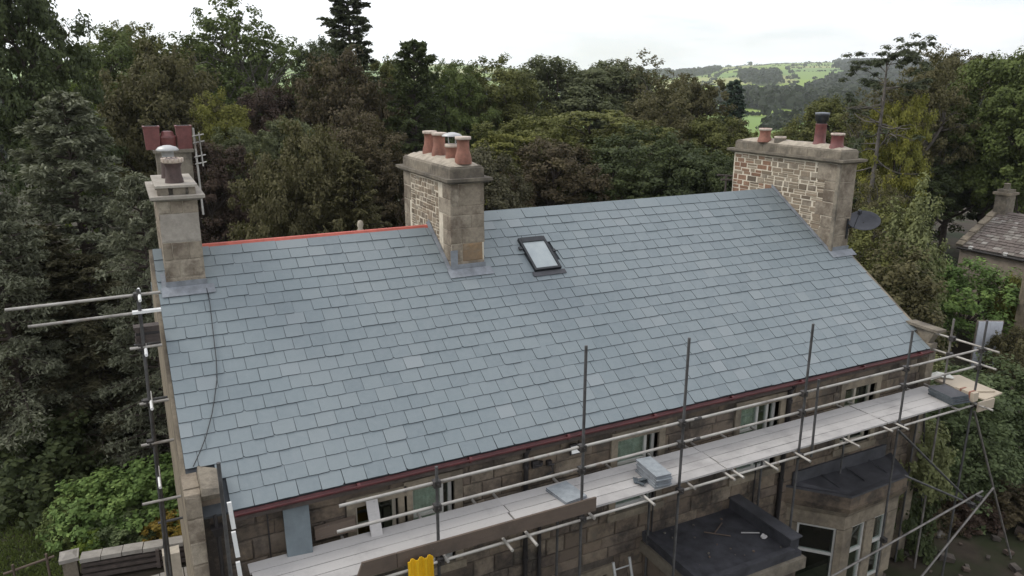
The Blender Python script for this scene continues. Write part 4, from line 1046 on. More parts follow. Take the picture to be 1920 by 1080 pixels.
# ------------------------------------------------------------------ loose things on the boards
def slate_pile(nm, label, c, wx, wy, n, rot, th=0.022, skew=(0, 0), mats=('slate_pale', 'lead')):
    t = thing(nm, label, 'slates', c); r = random.Random(n*7+1)
    for i in range(n):
        a = rot+r.gauss(0, 0.03); ca, sa = math.cos(a), math.sin(a); z = c[2]+i*th+0.002
        X = Vector((ca, sa, 0))*wx/2; Y = Vector((-sa, ca, 0))*wy/2
        o = Vector((c[0]+r.gauss(0, .014)+skew[0]*i, c[1]+r.gauss(0, .014)+skew[1]*i, z+th*0.46))
        b = MB(); b.hexa([o-X-Y-Vector((0, 0, th*.44)), o+X-Y-Vector((0, 0, th*.44)), o+X+Y-Vector((0, 0, th*.44)), o-X+Y-Vector((0, 0, th*.44)), o-X-Y+Vector((0, 0, th*.44)), o+X-Y+Vector((0, 0, th*.44)), o+X+Y+Vector((0, 0, th*.44)), o-X+Y+Vector((0, 0, th*.44))])
        b.m = [1, 0, 1, 1, 1, 1]
        b.build('slate', [M[mats[0]], M[mats[1]]], t)
    return t
slate_pile('slate_stack', 'tall stack of blue-grey slates standing in the middle of the platform', (6.74, -0.79, PZ), 0.30, 0.66, 11, R(-6))
slate_pile('slate_stack', 'low spread of two slates lying flat behind the toe board end', (5.13, -0.56, PZ), 0.42, 0.56, 2, R(8), 0.03)
slate_pile('slate_stack', 'dark strapped slate stack at the far right end of the platform', (14.52, -0.88, PZ), 0.46, 0.62, 5, R(-8), 0.04, mats=('lead_dark', 'slate_edge'))
t = thing('broken_slates', 'small heap of broken slate pieces beside the tall slate stack', 'slates', (6.44, -0.80, PZ))
for i in range(4):
    b = MB(); o = Vector((6.44+0.06*math.cos(i*2.1), -0.80+0.07*math.sin(i*2.1), PZ+0.012+0.016*i)); a = i*1.1
    b.obox(o, (0.07*math.cos(a), 0.07*math.sin(a), 0.012), (-0.04*math.sin(a), 0.05*math.cos(a), 0.008), (0, 0, 0.007)); b.build('slate_piece', M['slate_edge'], t)
b = MB(); b.hexa([(0.665, -0.25, PZ+.001), (1.02, -0.29, PZ+.001), (1.02, -0.25, PZ+.001), (0.665, -0.21, PZ+.001), (0.70, 0.095, -0.16), (1.075, 0.095, -0.20), (1.075, 0.125, -0.20), (0.70, 0.125, -0.16)])
b.build('leaning_slab', M['slab'], None, label='broad blue-grey slab leaning on the wall at the left of the platform', category='slab')
b = MB(); b.hexa([(1.89, -0.31, PZ+.001), (2.06, -0.32, PZ+.001), (2.06, -0.28, PZ+.001), (1.89, -0.27, PZ+.001), (1.925, 0.062, -0.35), (2.11, 0.062, -0.38), (2.11, 0.09, -0.38), (1.925, 0.09, -0.35)])
b.build('leaning_board', M['board'], None, label='narrow pale board leaning in front of the small two-light window', category='board')
b = MB(); b.hexa([(1.12, -0.02, PZ+.001), (1.75, -0.03, PZ+.001), (1.75, 0.075, PZ+.001), (1.12, 0.075, PZ+.001), (1.12, 0.01, PZ+.17), (1.72, 0.0, PZ+.19), (1.75, 0.075, PZ+.20), (1.12, 0.075, PZ+.18)])
b.build('timber_offcut', M['toe'], None, label='brown timber offcut lying against the wall foot on the boards', category='timber')
# yellow chute panel hooked below the toe board
b = MB(); n = 12; xs = np.linspace(2.12, 2.50, n+1)
top = []; bot = []
for i, x in enumerate(xs):
    y = -1.27+(0.02 if (i//2) % 2 else -0.02); top.append((x, y, -0.69-0.05*(x-2.12)+(0.012 if (i//2) % 2 else 0))); bot.append((x+0.02, y-0.02, -2.3))
vs = top+bot+[(x, y+.012, z) for x, y, z in top]+[(x, y+.012, z) for x, y, z in bot]; k = n+1
b.add(vs, [(i, i+1, k+i+1, k+i) for i in range(n)]+[(2*k+i+1, 2*k+i, 3*k+i, 3*k+i+1) for i in range(n)]+[(i+1, i, 2*k+i, 2*k+i+1) for i in range(n)])
b.build('waste_chute', M['yellow'], None, label='bright yellow ribbed plastic chute hanging below the toe board', category='chute')
# pale sheets and box at the right end, outside the return rails
t = thing('plywood_sheet', 'pale plywood sheets lying across the right end beyond the corner pole', 'plywood', (15.7, -0.6, -0.78))
for i, (dz, q) in enumerate(((-0.80, [(15.22, -1.25), (15.95, -1.18), (16.05, -0.10), (15.30, -0.02)]), (-0.765, [(15.16, -0.80), (15.82, -1.10), (16.02, -0.15), (15.32, 0.10)]))):
    b = MB(); b.hexa([(x, y, dz-.03) for x, y in q]+[(x, y, dz) for x, y in q]); b.build('sheet', M['ply'], t)
b = MB(); b.box(14.95, 15.50, -1.30, -1.262, -1.02, -0.80); b.build('edge_board', M['ply'], t)
t = thing('timber_crate', 'small brown timber box beside the dark slates at the platform end', 'box', (14.98, -1.05, PZ))
b = MB(); b.box(14.85, 15.02, -1.22, -0.80, PZ+.001, PZ+0.20); b.build('box', M['ply'], t)
for y in (-1.12, -0.92): 
    b = MB(); b.box(14.846, 15.024, y-.02, y+.02, PZ+.0015, PZ+0.206); b.build('strap', M['pot'], t)
b = MB(); P = [(15.12, -0.05, -0.76), (15.35, -0.12, -0.70), (15.62, -0.28, -0.745)]
for i in range(2):
    p, q = Vector(P[i]), Vector(P[i+1]); b.hexa([p+Vector((0, 0, -.01)), q+Vector((0, 0, -.01)), q+Vector((.12, .2, -.01)), p+Vector((.12, .2, -.01)), p, q+Vector((0, 0, .02)), q+Vector((.12, .2, .03)), p+Vector((.12, .2, .04))])
b.build('crumpled_sheet', M['curtain'], None, label='crumpled pale sheet on the plywood at the platform end', category='sheet')
# aluminium ladder under the platform
t = thing('ladder', 'aluminium ladder leaning on the wall left of the flat-roofed porch', 'ladder', (6.6, -0.9, GZ))
for dx in (0, 0.36): tube('stile', (6.42+dx, -1.1, GZ), (6.40+dx, -0.2, -2.72), 'cowl', t, 0.028)
for i in range(10):
    f = 0.05+i*0.1; tube('rung', (6.42, -1.1+.9*f, GZ+2.78*f), (6.78, -1.1+.9*f, GZ+2.78*f), 'cowl', t, 0.014, 6)
# debris on the porch roof
for i, (x, y, l, a, m_, lab) in enumerate(((8.75, -0.35, 0.42, 0.5, 'toe', 'thin brown stick lying on the porch roof'), (9.2, -0.75, 0.35, -0.5, 'board', 'pale stick lying near the porch parapet'), (8.6, -0.5, 0.5, -0.75, 'toe', 'long dark stick lying across the porch roof'))):
    b = MB(); b.tube([(x-l*math.cos(a)/2, y-l*math.sin(a)/2, EZ+0.02), (x+l*math.cos(a)/2, y+l*math.sin(a)/2, EZ+0.025)], 0.014, 6)
    b.build('stick', M[m_], None, label=lab, category='stick')
def rock(nm, c, s, mat, seed, **tags):
    r = random.Random(seed); b = MB(); vs = []; nu, nv = 7, 5
    for i in range(nv+1):
        for j in range(nu):
            ph = math.pi*i/nv; th = 2*math.pi*j/nu; k = r.uniform(.78, 1.12)
            vs.append((c[0]+s[0]*k*math.sin(ph)*math.cos(th), c[1]+s[1]*k*math.sin(ph)*math.sin(th), c[2]+s[2]*(0.85-math.cos(ph))*k))
    b.add(vs, [(i*nu+j, i*nu+(j+1) % nu, (i+1)*nu+(j+1) % nu, (i+1)*nu+j) for i in range(nv) for j in range(nu)])
    return b.build(nm, M[mat], None, **tags)
rock('mortar_lump', (9.32, -0.98, EZ), (0.075, 0.06, 0.05), 'board', 5, label='white lump of mortar on the porch roof by the parapet', category='rubble')
rp_ = random.Random(8)
b = MB()
for i in range(16):
    x, y, s = rp_.uniform(7.5, 9.4), rp_.uniform(-1.45, 0.1), rp_.uniform(.008, .025); a = rp_.uniform(0, 3)
    b.obox((x, y, EZ+s*.5+.003), (s*math.cos(a), s*math.sin(a), 0), (-s*.7*math.sin(a), s*.7*math.cos(a), 0), (0, 0, s*.5), rp_.randrange(2))
b.build('roof_litter', [M['rock'], M['toe']], None, kind='stuff')
# satellite dish on the right stack
t = thing('satellite_dish', 'dark satellite dish fixed to the front of the right stack', 'dish', (15.1, 2.5, 2.3))
dn = Vector((-0.39, -0.305, 0.87)).normalized(); da = dn.cross(Vector((0, 1, 0))).normalized(); db = dn.cross(da); dc = Vector((15.34, 2.42, 2.46))
b = MB(); rings = [(0.02, 0.0), (0.15, .010), (0.28, .036), (0.375, .068), (0.385, .066), (0.28, .028), (0.15, .002), (0.02, -.012)]; n = 24; vs = []
for rr, h in rings:
    for j in range(n):
        a = 2*math.pi*j/n; vs.append(dc+da*rr*math.cos(a)+db*rr*math.sin(a)+dn*h)
b.add(vs, [(i*n+j, i*n+(j+1) % n, (i+1)*n+(j+1) % n, (i+1)*n+j) for i in range(len(rings)-1) for j in range(n)], 0, True); b.build('reflector', M['dish'], t)
tube('feed_arm', dc+da*0.36+dn*0.06, dc+da*0.20+dn*0.42, 'dish', t, 0.012, 6)
b = MB(); b.obox(dc+da*0.20+dn*0.44, da*0.035, db*0.035, dn*0.06); b.build('receiver', M['dish'], t)
tube('mount_arm', dc-dn*0.01, (15.0, 2.62, 2.30), 'black', t, 0.02); tube('mount_pole', (15.0, 2.60, 2.05), (15.0, 2.60, 2.55), 'black', t, 0.022)
tube('stay', (14.98, 2.60, 2.5), (15.04, 2.56, 1.95), 'black', t, 0.008, 6)
# cable down the left part of the roof
b = MB(); C_ = [(0.25, 3.40), (0.253, 3.10), (0.21, 2.62), (0.18, 2.2), (0.14, 1.9), (0.037, 1.55), (-0.03, 1.35), (-0.169, 1.03), (-0.29, 0.82), (-0.397, 0.66)]
b.tube([rp(x, (y+0.12)/CA if y > 3 else y/CA, 0.062) for x, y in [(a, c*1.0) for a, c in C_]], 0.007, 6)
b.build('roof_cable', M['cable'], None, label='thin black cable trailing down the slates from the left stack', category='cable')
# aerial on the far stack
t = thing('tv_aerial', 'pale television aerial beside the far red pots', 'aerial', (0.95, 11.0, 3.2))
tube('mast', (0.93, 11.0, 2.4), (0.90, 11.0, 4.62), 'tube', t, 0.028)
for z in (4.42, 4.25, 3.9, 3.72): tube('element', (0.86, 10.9, z), (1.14, 11.1, z+.03), 'tube', t, 0.02, 6)
tube('boom', (1.05, 11.0, 3.65), (1.02, 11.0, 4.5), 'tube', t, 0.018, 6)

# ------------------------------------------------------------------ terrace wall at lower left
t = thing('terrace_wall', 'low terrace wall with pale coping and dark rails below the left bushes', 'wall', (-1.8, 8.0, GZ))
Pa, Pb = Vector((-2.75, 8.15, -5.0)), Vector((-0.10, 7.75, -5.0)); dd = (Pb-Pa).normalized(); nn = Vector((dd.y, -dd.x, 0))
for i in range(6):
    a = Pa+(Pb-Pa)*(i/6+.003); b2 = Pa+(Pb-Pa)*((i+1)/6-.003); b = MB()
    c = (a+b2)/2; b.obox(c+Vector((0, 0, 0.02+.006*(i % 3))), (b2-a)/2, -nn*0.16, (0, 0, 0.05)); b.build('coping_stone', M['patio'], t)
for k in range(3):
    b = MB(); c = (Pa+Pb)/2+nn*(0.08+0.05*k)-Vector((0, 0, 0.13+0.13*k)); b.obox(c, (Pb-Pa)/2*0.99, -nn*0.035, (0, 0, 0.04)); b.build('rail', M['rail_wood'], t)
b = MB(); b.obox((Pa+Pb)/2-Vector((0, 0, 0.28))-nn*0.05, (Pb-Pa)/2*.995, -nn*0.08, (0, 0, 0.235)); b.build('wall_core', M['mortar_dark'], t)
for f in (0.62, 0.985):
    b = MB(); b.obox(Pa+(Pb-Pa)*f+nn*0.23-Vector((0, 0, .2)), dd*0.04, -nn*0.03, (0, 0, 0.24)); b.build('post', M['rail_wood'], t)
pz = thing('gate_pier', 'square stone pier with pale cap at the end of the terrace wall', 'pier', (-2.98, 8.3, GZ))
b = MB(); b.box(-3.13, -2.83, 8.1, 8.42, GZ, -4.98); b.build('shaft', M['cap'], pz)
b = MB(); b.box(-3.18, -2.78, 8.05, 8.47, -4.979, -4.89); b.frustum((-3.14, -2.82, 8.09, 8.43), -4.8895, (-3.05, -2.9, 8.2, 8.32), -4.85); b.build('cap', M['patio'], pz)
b = MB()
for i in range(5):
    for j in range(3): b.box(-2.7+i*.52, -2.7+i*.52+.5, 5.9+j*.52, 5.9+j*.52+.5, GZ-.02, GZ+.035+.004*((i*3+j) % 4))
b.build('patio_paving', M['patio'], None, kind='structure')
t = thing('low_railing', 'low rusty timber railing left of the terrace pier', 'railing', (-3.7, 8.3, GZ))
tube('rail', (-4.3, 8.3, -5.02), (-3.3, 8.5, -4.98), 'toe', t, 0.03, 6)
for x in (-4.1, -3.45): tube('post', (x, 8.33+(x+4.1)*.2, GZ), (x, 8.33+(x+4.1)*.2, -4.85), 'toe', t, 0.03, 6)
b = MB(); b.obox((-0.85, 6.9, GZ+.45), (.18, 0, 0), (0, .16, 0), (0, 0, .45)); b.build('garden_bin', M['frame_tan'], None, label='grey garden box beside the foot of the left gable', category='box')

# rubble in the yard at lower right
rr = random.Random(31)
RK = [(17.94, 0.94, .30, 'large pale boulder lying in the yard soil'), (15.6, 0.9, .24, 'round grey boulder near the bay foot'), (17.2, 1.6, .20, 'grey rock half way along the yard bank'), (18.6, -.1, .22, 'flat rock at the right edge of the yard'), (16.9, .2, .17, 'small pale rock below the brace crossing'), (15.9, 2.0, .28, 'mossy rock behind the bay corner'), (19.2, .8, .25, 'rock under the dark laurel at right')]
for i, (x, y, s, lab) in enumerate(RK): rock('rock', (x, y, GZ-.03), (s, s*.8, s*.55), 'rock', 40+i, label=lab, category='rock', group='rocks in the yard')
b = MB()
for i in range(150):
    x, y, s = rr.uniform(13.8, 21), rr.uniform(-2.2, 2.6), abs(rr.gauss(.05, .04))+.02; a = rr.uniform(0, 3)
    b.obox((x, y, GZ+s*.3), (s*math.cos(a), s*math.sin(a), s*.2), (-s*.7*math.sin(a), s*.7*math.cos(a), 0), (0, -s*.1, s*.5), rr.randrange(2))
b.build('yard_rubble', [M['mortar_dark'], M['toe']], None, kind='stuff')

# ------------------------------------------------------------------ cottage at the right edge
Oc = Vector((35.80, 12.96, -2.10)); ct = thing('cottage', 'low cottage with a lichened stone slab roof at the right edge', 'cottage', (37.0, 12.5, -6.5))
eU = Vector((0.03, -1, 0)).normalized(); eV = Vector((1, 0.03, 0)).normalized()       # along the eaves, into depth
Lc, Dc, rise = 7.5, 5.6, 1.55
def cp(u, v, z): return Oc+eU*u+eV*v+Vector((0, 0, z))
b = MB(); b.hexa([cp(0.15, 0.12, -5), cp(Lc, 0.12, -5), cp(Lc, Dc-.1, -5), cp(0.15, Dc-.1, -5), cp(0.15, 0.12, -0.03), cp(Lc, 0.12, -0.03), cp(Lc, Dc-.1, -0.03), cp(0.15, Dc-.1, -0.03)])
b.add([cp(0.15, 0.12, -.03), cp(0.15, Dc-.1, -.03), cp(0.15, Dc/2, rise-.06), cp(Lc, 0.12, -.03), cp(Lc, Dc-.1, -.03), cp(Lc, Dc/2, rise-.06)], [(0, 1, 2), (3, 5, 4), (0, 2, 5, 3), (1, 4, 5, 2)])
b.build('wall', M['cottage_wall'], ct)
rf = MB(); rf.hexa([cp(0.2, 0, -.06), cp(Lc, 0, -.06), cp(Lc, Dc/2, rise-.07), cp(0.2, Dc/2, rise-.07), cp(0.2, 0, -.01), cp(Lc, 0, -.01), cp(Lc, Dc/2, rise-.01), cp(0.2, Dc/2, rise-.01)])
rf.hexa([cp(0.2, Dc/2+.002, rise-.07), cp(Lc, Dc/2+.002, rise-.07), cp(Lc, Dc, -.06), cp(0.2, Dc, -.06), cp(0.2, Dc/2+.002, rise-.01), cp(Lc, Dc/2+.002, rise-.01), cp(Lc, Dc, -.01), cp(0.2, Dc, -.01)])
rf = rf.build('roof', M['flagstone'], ct, label='stone slab roof spotted with pale lichen')
rr = random.Random(77); sv = Vector((0, 0, 0)); up = (cp(0, Dc/2, rise)-cp(0, 0, 0)); SL = up.length; up.normalize(); nrm = eU.cross(up).normalized()
t_ = 0.0; row = 0; sh = MB()
big = 0
while t_ < SL-0.1:
    hh = 0.22-0.07*t_/SL; u = 0.32
    while u < Lc-0.1:
        w_ = rr.uniform(0.2, 0.42); w_ = min(w_, Lc-u)
        o = cp(u, 0, 0)+up*(t_-0.05)+nrm*0.045; e = up*(hh*1.5); Nn = nrm*rr.uniform(.025, .05)
        q = [o, o+eU*(w_-.02), o+eU*(w_-.02)+e-nrm*.04, o+e-nrm*.04]
        if u < 4.0 and big < 290:
            m_ = MB(); m_.hexa(q+[p+Nn for p in q]); m_.build('stone_slab', M['flagstone'], rf); big += 1
        else: sh.hexa(q+[p+Nn for p in q])
        u += w_
    t_ += hh; row += 1
sh.build('slab_courses', M['flagstone'], rf, kind='stuff')
cpn = MB()
for i in range(9):
    a = cp(0.02, -0.05, 0)+up*(SL*i/9); b2 = cp(0.02, -0.05, 0)+up*(SL*(i+1)/9-.02); h_ = 0.14+0.03*(i % 2)
    k = MB(); k.hexa([a, a+eU*.34, b2+eU*.34, b2, a+nrm*h_, a+eU*.34+nrm*h_, b2+eU*.34+nrm*h_, b2+nrm*h_]); k.build('coping_stone', M['dressed'], rf)
for i in (0.75, 2.4):
    k = MB(); k.obox(cp(i, 0.0, 0.04), eU*.09, eV*.07, (0, 0, .06)); k.build('gutter_bracket', M['white'], ct)
k = MB(); k.tube([cp(0.1, -0.06, -.08), cp(Lc, -0.06, -.10)], 0.06, 8); k.build('gutter', M['pipe'], ct)
k = MB(); k.obox(cp(4.1, 0.08, -0.55), eU*.1, eV*.03, (0, 0, .25)); k.build('wall_vent', M['pipe'], ct)
ch = MB(); c0 = cp(0.42, Dc/2, 0); 
def cbox(mb, c, a, b_, z0, z1): mb.obox(c+Vector((0, 0, (z0+z1)/2)), eU*a, eV*b_, (0, 0, (z1-z0)/2))
cbox(ch, c0, .30, .36, 1.0, 2.42); ch = ch.build('chimney', M['cap'], ct)
k = MB(); cbox(k, c0, .40, .46, 2.4205, 2.54); k.build('cornice', M['dressed'], ch)
k = MB(); cbox(k, c0, .28, .33, 2.5405, 2.68); k.lathe(c0+Vector((0, 0, 2.68)), [(.16, 0), (.14, .25), (.17, .28), (.1, .3)], 10); k.build('chimney_pot', M['cap'], ch)
# white shed door under the ivy, and the rough wall at the frame edge
t = thing('shed_door', 'white plank shed door below the ivy bush', 'door', (30.0, 7.4, -5.6))
dU = Vector((.80, -.42, 0)).normalized(); dV = Vector((.42, .80, 0)); t['kind'] = 'thing'; d0 = Vector((29.62, 7.60, -5.65))
for i in range(6):
    k = MB(); p = d0+dU*(i*.165); k.obox(p+dU*.08+Vector((0, 0, 1.0)), dU*.079, dV*.03, (0, 0, 1.0)); k.build('plank', M['paint_white'], t)
k = MB(); k.obox(d0+dU*.5+dV*.065+Vector((0, 0, 1.0)), dU*.54, dV*.03, (0, 0, 1.03)); k.build('frame', M['cottage_wall'], t)
t = thing('ruined_wall', 'tall pale rubble wall end at the right edge of the frame', 'wall', (31.9, 6.9, -6)); wU = Vector((.869, -.494, 0)); wV = Vector((.494, .869, 0)); w0 = Vector((31.35, 6.62, -6)); rr = random.Random(12)
k = MB(); k.obox(w0+wU*1.7+wV*.5+Vector((0, 0, 2.3)), wU*1.69, wV*.45, (0, 0, 2.6)); k.build('wall_core', M['dressed'], t)
for row in range(20):
    u = 0
    while u < 1.8:
        w_ = rr.uniform(.25, .5); c = w0+wU*(u+w_/2)+wV*.05+Vector((0, 0, -.2+.26*row)); stone(t, 'dressed', c, tuple(-wU), tuple(-wV), w_-.02, .24, .05); u += w_

# ------------------------------------------------------------------ trees and shrubs
def fol_mesh(name, V, F): return mesh_np(name, V, [F], [M['leaf_green']])
def unit(n): 
    d = rng.normal(size=(n, 3)); return d/np.linalg.norm(d, axis=1, keepdims=True)
def limb_tubes(mb, p0, p1, r0, r1, bend=0.12, n=5, seg=5):
    p0 = Vector(p0); p1 = Vector(p1); L = (p1-p0).length; pts = []
    o = Vector(rng.normal(size=3))*L*bend
    for i in range(seg+1):
        t = i/seg; pts.append(p0.lerp(p1, t)+o*math.sin(math.pi*t)*(1-.3*t)+Vector((0, 0, L*.06*math.sin(math.pi*t))))
    mb.tube(pts, r0, n, cap=False, r2=r1); return pts
def broad(H=14., W=8., lobes=15, per=30, nl=100, leaf=0.135, base=0.16, flat=1.0, bare=False, ragged=0.15, cl=(0.38, 0.72)):
    tr = MB(); zc = H*(base+1)/2; rz = H*(1-base)/2; rx = W/2
    trunk_top = H*0.62
    tp = [Vector((0, 0, -0.5))]+[Vector((rng.normal()*.12, rng.normal()*.12, trunk_top*t)) for t in (.2, .45, .7, 1.0)]
    tr.tube(tp, H*.022, 8, cap=False, r2=H*.008)
    C = []; k = 0
    for i in range(lobes):
        ph = i*2.39996+rng.normal()*.2; zz = 1-2*(i+.5)/lobes*0.93; zz += rng.normal()*.05
        rr = math.sqrt(max(0, 1-zz*zz))
        f = rng.uniform(0.55, 0.72)
        c = np.array([math.cos(ph)*rr*rx*f, math.sin(ph)*rr*rx*f, zc+zz*rz*f])
        s = rng.uniform(.30, .44)
        R_ = np.array([rx*s*1.15, rx*s*1.15, rz*s*0.85*flat])
        C.append((c, R_))
        z0 = min(trunk_top, max(H*.12, c[2]-rng.uniform(.12, .3)*H))
        pts = limb_tubes(tr, (0, 0, z0), c, H*.010, H*.0032)
        for q in range(3 if not bare else 6):
            d = unit(1)[0]; d[2] = abs(d[2])*.8; e = c+d*R_*rng.uniform(.7, 1.0 if not bare else 1.15)
            limb_tubes(tr, pts[3], e, H*.004, H*.0012, n=4, seg=3)
    P = []; O = []
    for c, R_ in C:
        d = unit(per); d[:, 2] = np.where(rng.random(per) < .75, np.abs(d[:, 2]), d[:, 2])
        q = c+d*R_*rng.uniform(.72, 1.0+ragged, (per, 1)); P.append(q); O.append(d)
    P = np.concatenate(P); O = np.concatenate(O)
    n = len(P); sz = rng.uniform(cl[0], cl[1], n)*W/8
    d = unit(n*nl).reshape(n, nl, 3)
    Cc = P[:, None]+d*sz[:, None, None]*rng.uniform(.35, 1, (n, nl, 1))*np.array([1, 1, .75*flat])
    N = O[:, None]*.55+d*.5+np.array([0, 0, .35])+rng.normal(scale=.45, size=d.shape)
    V, F = leaves(Cc.reshape(-1, 3), N.reshape(-1, 3), leaf*rng.uniform(.6, 1.3, n*nl), 1.5)
    return tr.mesh('trunk', M['bark']), fol_mesh('crown', V, F)
def conifer(H=16., W=5., nb=130, twigs=14, nd=8, droop=-0.1, base=0.06, power=0.8, needle=(0.34, 0.10), gap=0.0, tipdroop=0.25, lean=0.0, up0=0.0, irr=.35):
    tr = MB(); tr.tube([(0, 0, -.5), (lean*.3, 0, H*.4), (lean, 0, H)], H*.016, 8, cap=False, r2=.02)
    Cs = []; Ns = []; Ds = []
    for i in range(nb):
        t = (i+rng.random())/nb; z = H*(base+(1-base)*t**0.9)
        L = W/2*((1-t)**power)*rng.uniform(1-irr, 1.12)+.15
        az = i*2.39996+rng.normal()*.3; el = droop+up0*t+rng.normal()*.10
        h = np.array([math.cos(az), math.sin(az), 0.0]); s = np.linspace(0, 1, 6)
        pts = [np.array([lean*z/H, 0, z])+h*L*q*math.cos(el)+np.array([0, 0, L*(q*math.sin(el)-tipdroop*q*q)]) for q in s]
        tr.tube(pts, .045*L/2+.012, 4, cap=False, r2=.008)
        if gap and rng.random() < gap: continue
        q = np.sort(rng.uniform(.18, 1.0, twigs)); side = np.where(np.arange(twigs) % 2, 1, -1)
        for a, sd in zip(q, side):
            i0 = min(4, int(a*5)); f = a*5-i0; p = pts[i0]*(1-f)+pts[i0+1]*f
            tl = (0.42*L*(1-a*.75)+.18)*rng.uniform(.6, 1.1)
            dirv = h*rng.uniform(.45, .8)+np.array([-h[1], h[0], 0])*sd*rng.uniform(.5, .9)+np.array([0, 0, rng.normal()*.12-.08])
            dirv /= np.linalg.norm(dirv)
            u = rng.uniform(.05, 1, nd)[:, None]
            c = p+dirv*tl*u+np.array([0, 0, -1])*tl*.18*u*u+rng.normal(scale=.05, size=(nd, 3))
            Cs.append(c); Ds.append(np.repeat(dirv[None], nd, 0)+rng.normal(scale=.45, size=(nd, 3)))
            Ns.append(np.array([0, 0, 1.0])+rng.normal(scale=.5, size=(nd, 3)))
    C = np.concatenate(Cs); V, F = leaves(C, np.concatenate(Ns), needle[1]*2*rng.uniform(.7, 1.25, len(C)), needle[0]/needle[1]*.5, np.concatenate(Ds))
    return tr.mesh('trunk', M['bark']), fol_mesh('crown', V, F)
def shrub(H=2., W=2.6, n=170, nl=64, leaf=0.075, spiky=0.25):
    d = unit(n); d[:, 2] = np.abs(d[:, 2])
    P = d*np.array([W/2, W/2, H])*rng.uniform(.45, 1.0+spiky, (n, 1))**.7
    P[:, 2] *= .9
    e = unit(n*nl).reshape(n, nl, 3); sz = rng.uniform(.14, .30, n)*W/2.6
    C = P[:, None]+e*sz[:, None, None]*rng.uniform(.3, 1, (n, nl, 1))
    N = d[:, None]*.5+e*.5+np.array([0, 0, .5])+rng.normal(scale=.4, size=e.shape)
    V, F = leaves(C.reshape(-1, 3), N.reshape(-1, 3), leaf*rng.uniform(.6, 1.35, n*nl), 1.7)
    tr = MB()
    for i in range(0, n, 6): tr.tube([(0.1*P[i, 0], .1*P[i, 1], -.1), tuple(P[i]*[.6, .6, .5]), tuple(P[i])], .018, 4, cap=False, r2=.004)
    return tr.mesh('stems', M['bark']), fol_mesh('foliage', V, F)
def dead_pine(H=13., W=6.):
    tr = MB(); top = Vector((0.9, 0.3, H)); ax = [Vector((0, 0, -.5)), Vector((-.1, 0, H*.3)), Vector((.15, 0, H*.6)), Vector((.5, .1, H*.85)), top]
    tr.tube(ax, .20, 8, cap=False, r2=.035)
    P = []; 
    def at(t):
        t *= 4; i = min(3, int(t)); return ax[i].lerp(ax[i+1], t-i)
    for i in range(40):
        t = rng.uniform(.18, .98); az = rng.uniform(0, 6.28); L = (W*.5)*rng.uniform(.35, 1.0)*(1.15-.55*abs(t-.75)) ; up = rng.uniform(-.25, .45) if t < .8 else rng.uniform(-.05, .35)
        p0 = at(t); p1 = p0+Vector((math.cos(az)*L, math.sin(az)*L, L*up))
        pts = limb_tubes(tr, p0, p1, .05*(1.2-t)+.012, .008, .16, 5, 6)
        for k in range(4):
            q = pts[rng.integers(2, 6)]; e = q+Vector(unit(1)[0])*L*.28+Vector((0, 0, .1)); limb_tubes(tr, q, e, .014, .004, .2, 4, 3)
            if t > .70 or (t > .5 and rng.random() < .25): P.append(e)
        if t > .78: P.extend(pts[3:])
    P = np.array([tuple(p) for p in P]); n = len(P); nl = 60
    e = unit(n*nl).reshape(n, nl, 3)
    C = P[:, None]+e*rng.uniform(.05, .34, (n, nl, 1))*np.array([1.2, 1.2, .45])
    V, F = leaves(C.reshape(-1, 3), (np.array([0, 0, .8])+e*.6).reshape(-1, 3), .09*rng.uniform(.7, 1.3, n*nl), 2.2)
    return tr.mesh('trunk', M['bark_pale']), fol_mesh('crown', V, F)
PROTO = {
 'broad': [(14, 8, broad()), (14, 8, broad(lobes=18, per=28, ragged=.35)), (14, 8, broad(lobes=12, per=38, leaf=.14, ragged=.25)), (14, 8, broad(lobes=22, per=26, leaf=.12, ragged=.42, cl=(.28, .55)))],
 'airy': [(14, 8, broad(lobes=16, per=26, nl=40, leaf=.14, bare=True, ragged=.35, cl=(.3, .6), base=.3)), (14, 8, broad(lobes=18, per=18, nl=34, leaf=.12, bare=True, ragged=.4, cl=(.25, .5)))],
 'plate': [(14, 8, broad(lobes=16, per=40, nl=80, leaf=.13, flat=.42, ragged=.25))],
 'larch': [(14, 8, conifer(14, 8, 170, 18, 13, -.05, .04, .42, (.26, .06), 0, .15, up0=.6)), (14, 8, conifer(14, 8, 190, 17, 13, .05, .05, .48, (.26, .06), 0, .22, up0=.65))],
 'cedar': [(11, 6.5, conifer(11, 6.5, 120, 26, 16, .05, .02, .55, (.20, .034), 0, .10, up0=.25)), (11, 6.5, conifer(11, 6.5, 110, 26, 16, .0, .02, .5, (.20, .034), 0, .06, up0=.3))],
 'spruce': [(16, 5, conifer(16, 5, 150, 18, 15, .02, .05, .45, (.24, .055), .05, .03, up0=.25, irr=.6)), (16, 5, conifer(16, 5, 190, 15, 12, .35, .03, .42, (.24, .07), 0, .05, irr=.4))],
 'mound': [(8, 8, broad(8, 8, lobes=20, per=34, nl=90, leaf=.11, base=.03, ragged=.45, cl=(.28, .6)))],
 'pine': [(13, 6, dead_pine())],
 'bigshrub': [(5, 3.4, shrub(5, 3.4, n=380, nl=64, leaf=.085, spiky=.3)), (5, 3.4, shrub(5, 3.4, n=360, nl=64, leaf=.075, spiky=.5))],
 'shrub': [(2, 2.6, shrub()), (2, 2.6, shrub(n=150, nl=60, leaf=.085, spiky=.5)), (2, 2.6, shrub(n=190, nl=60, leaf=.065, spiky=.35))],
}
cnt = {}
GROUPS = {}
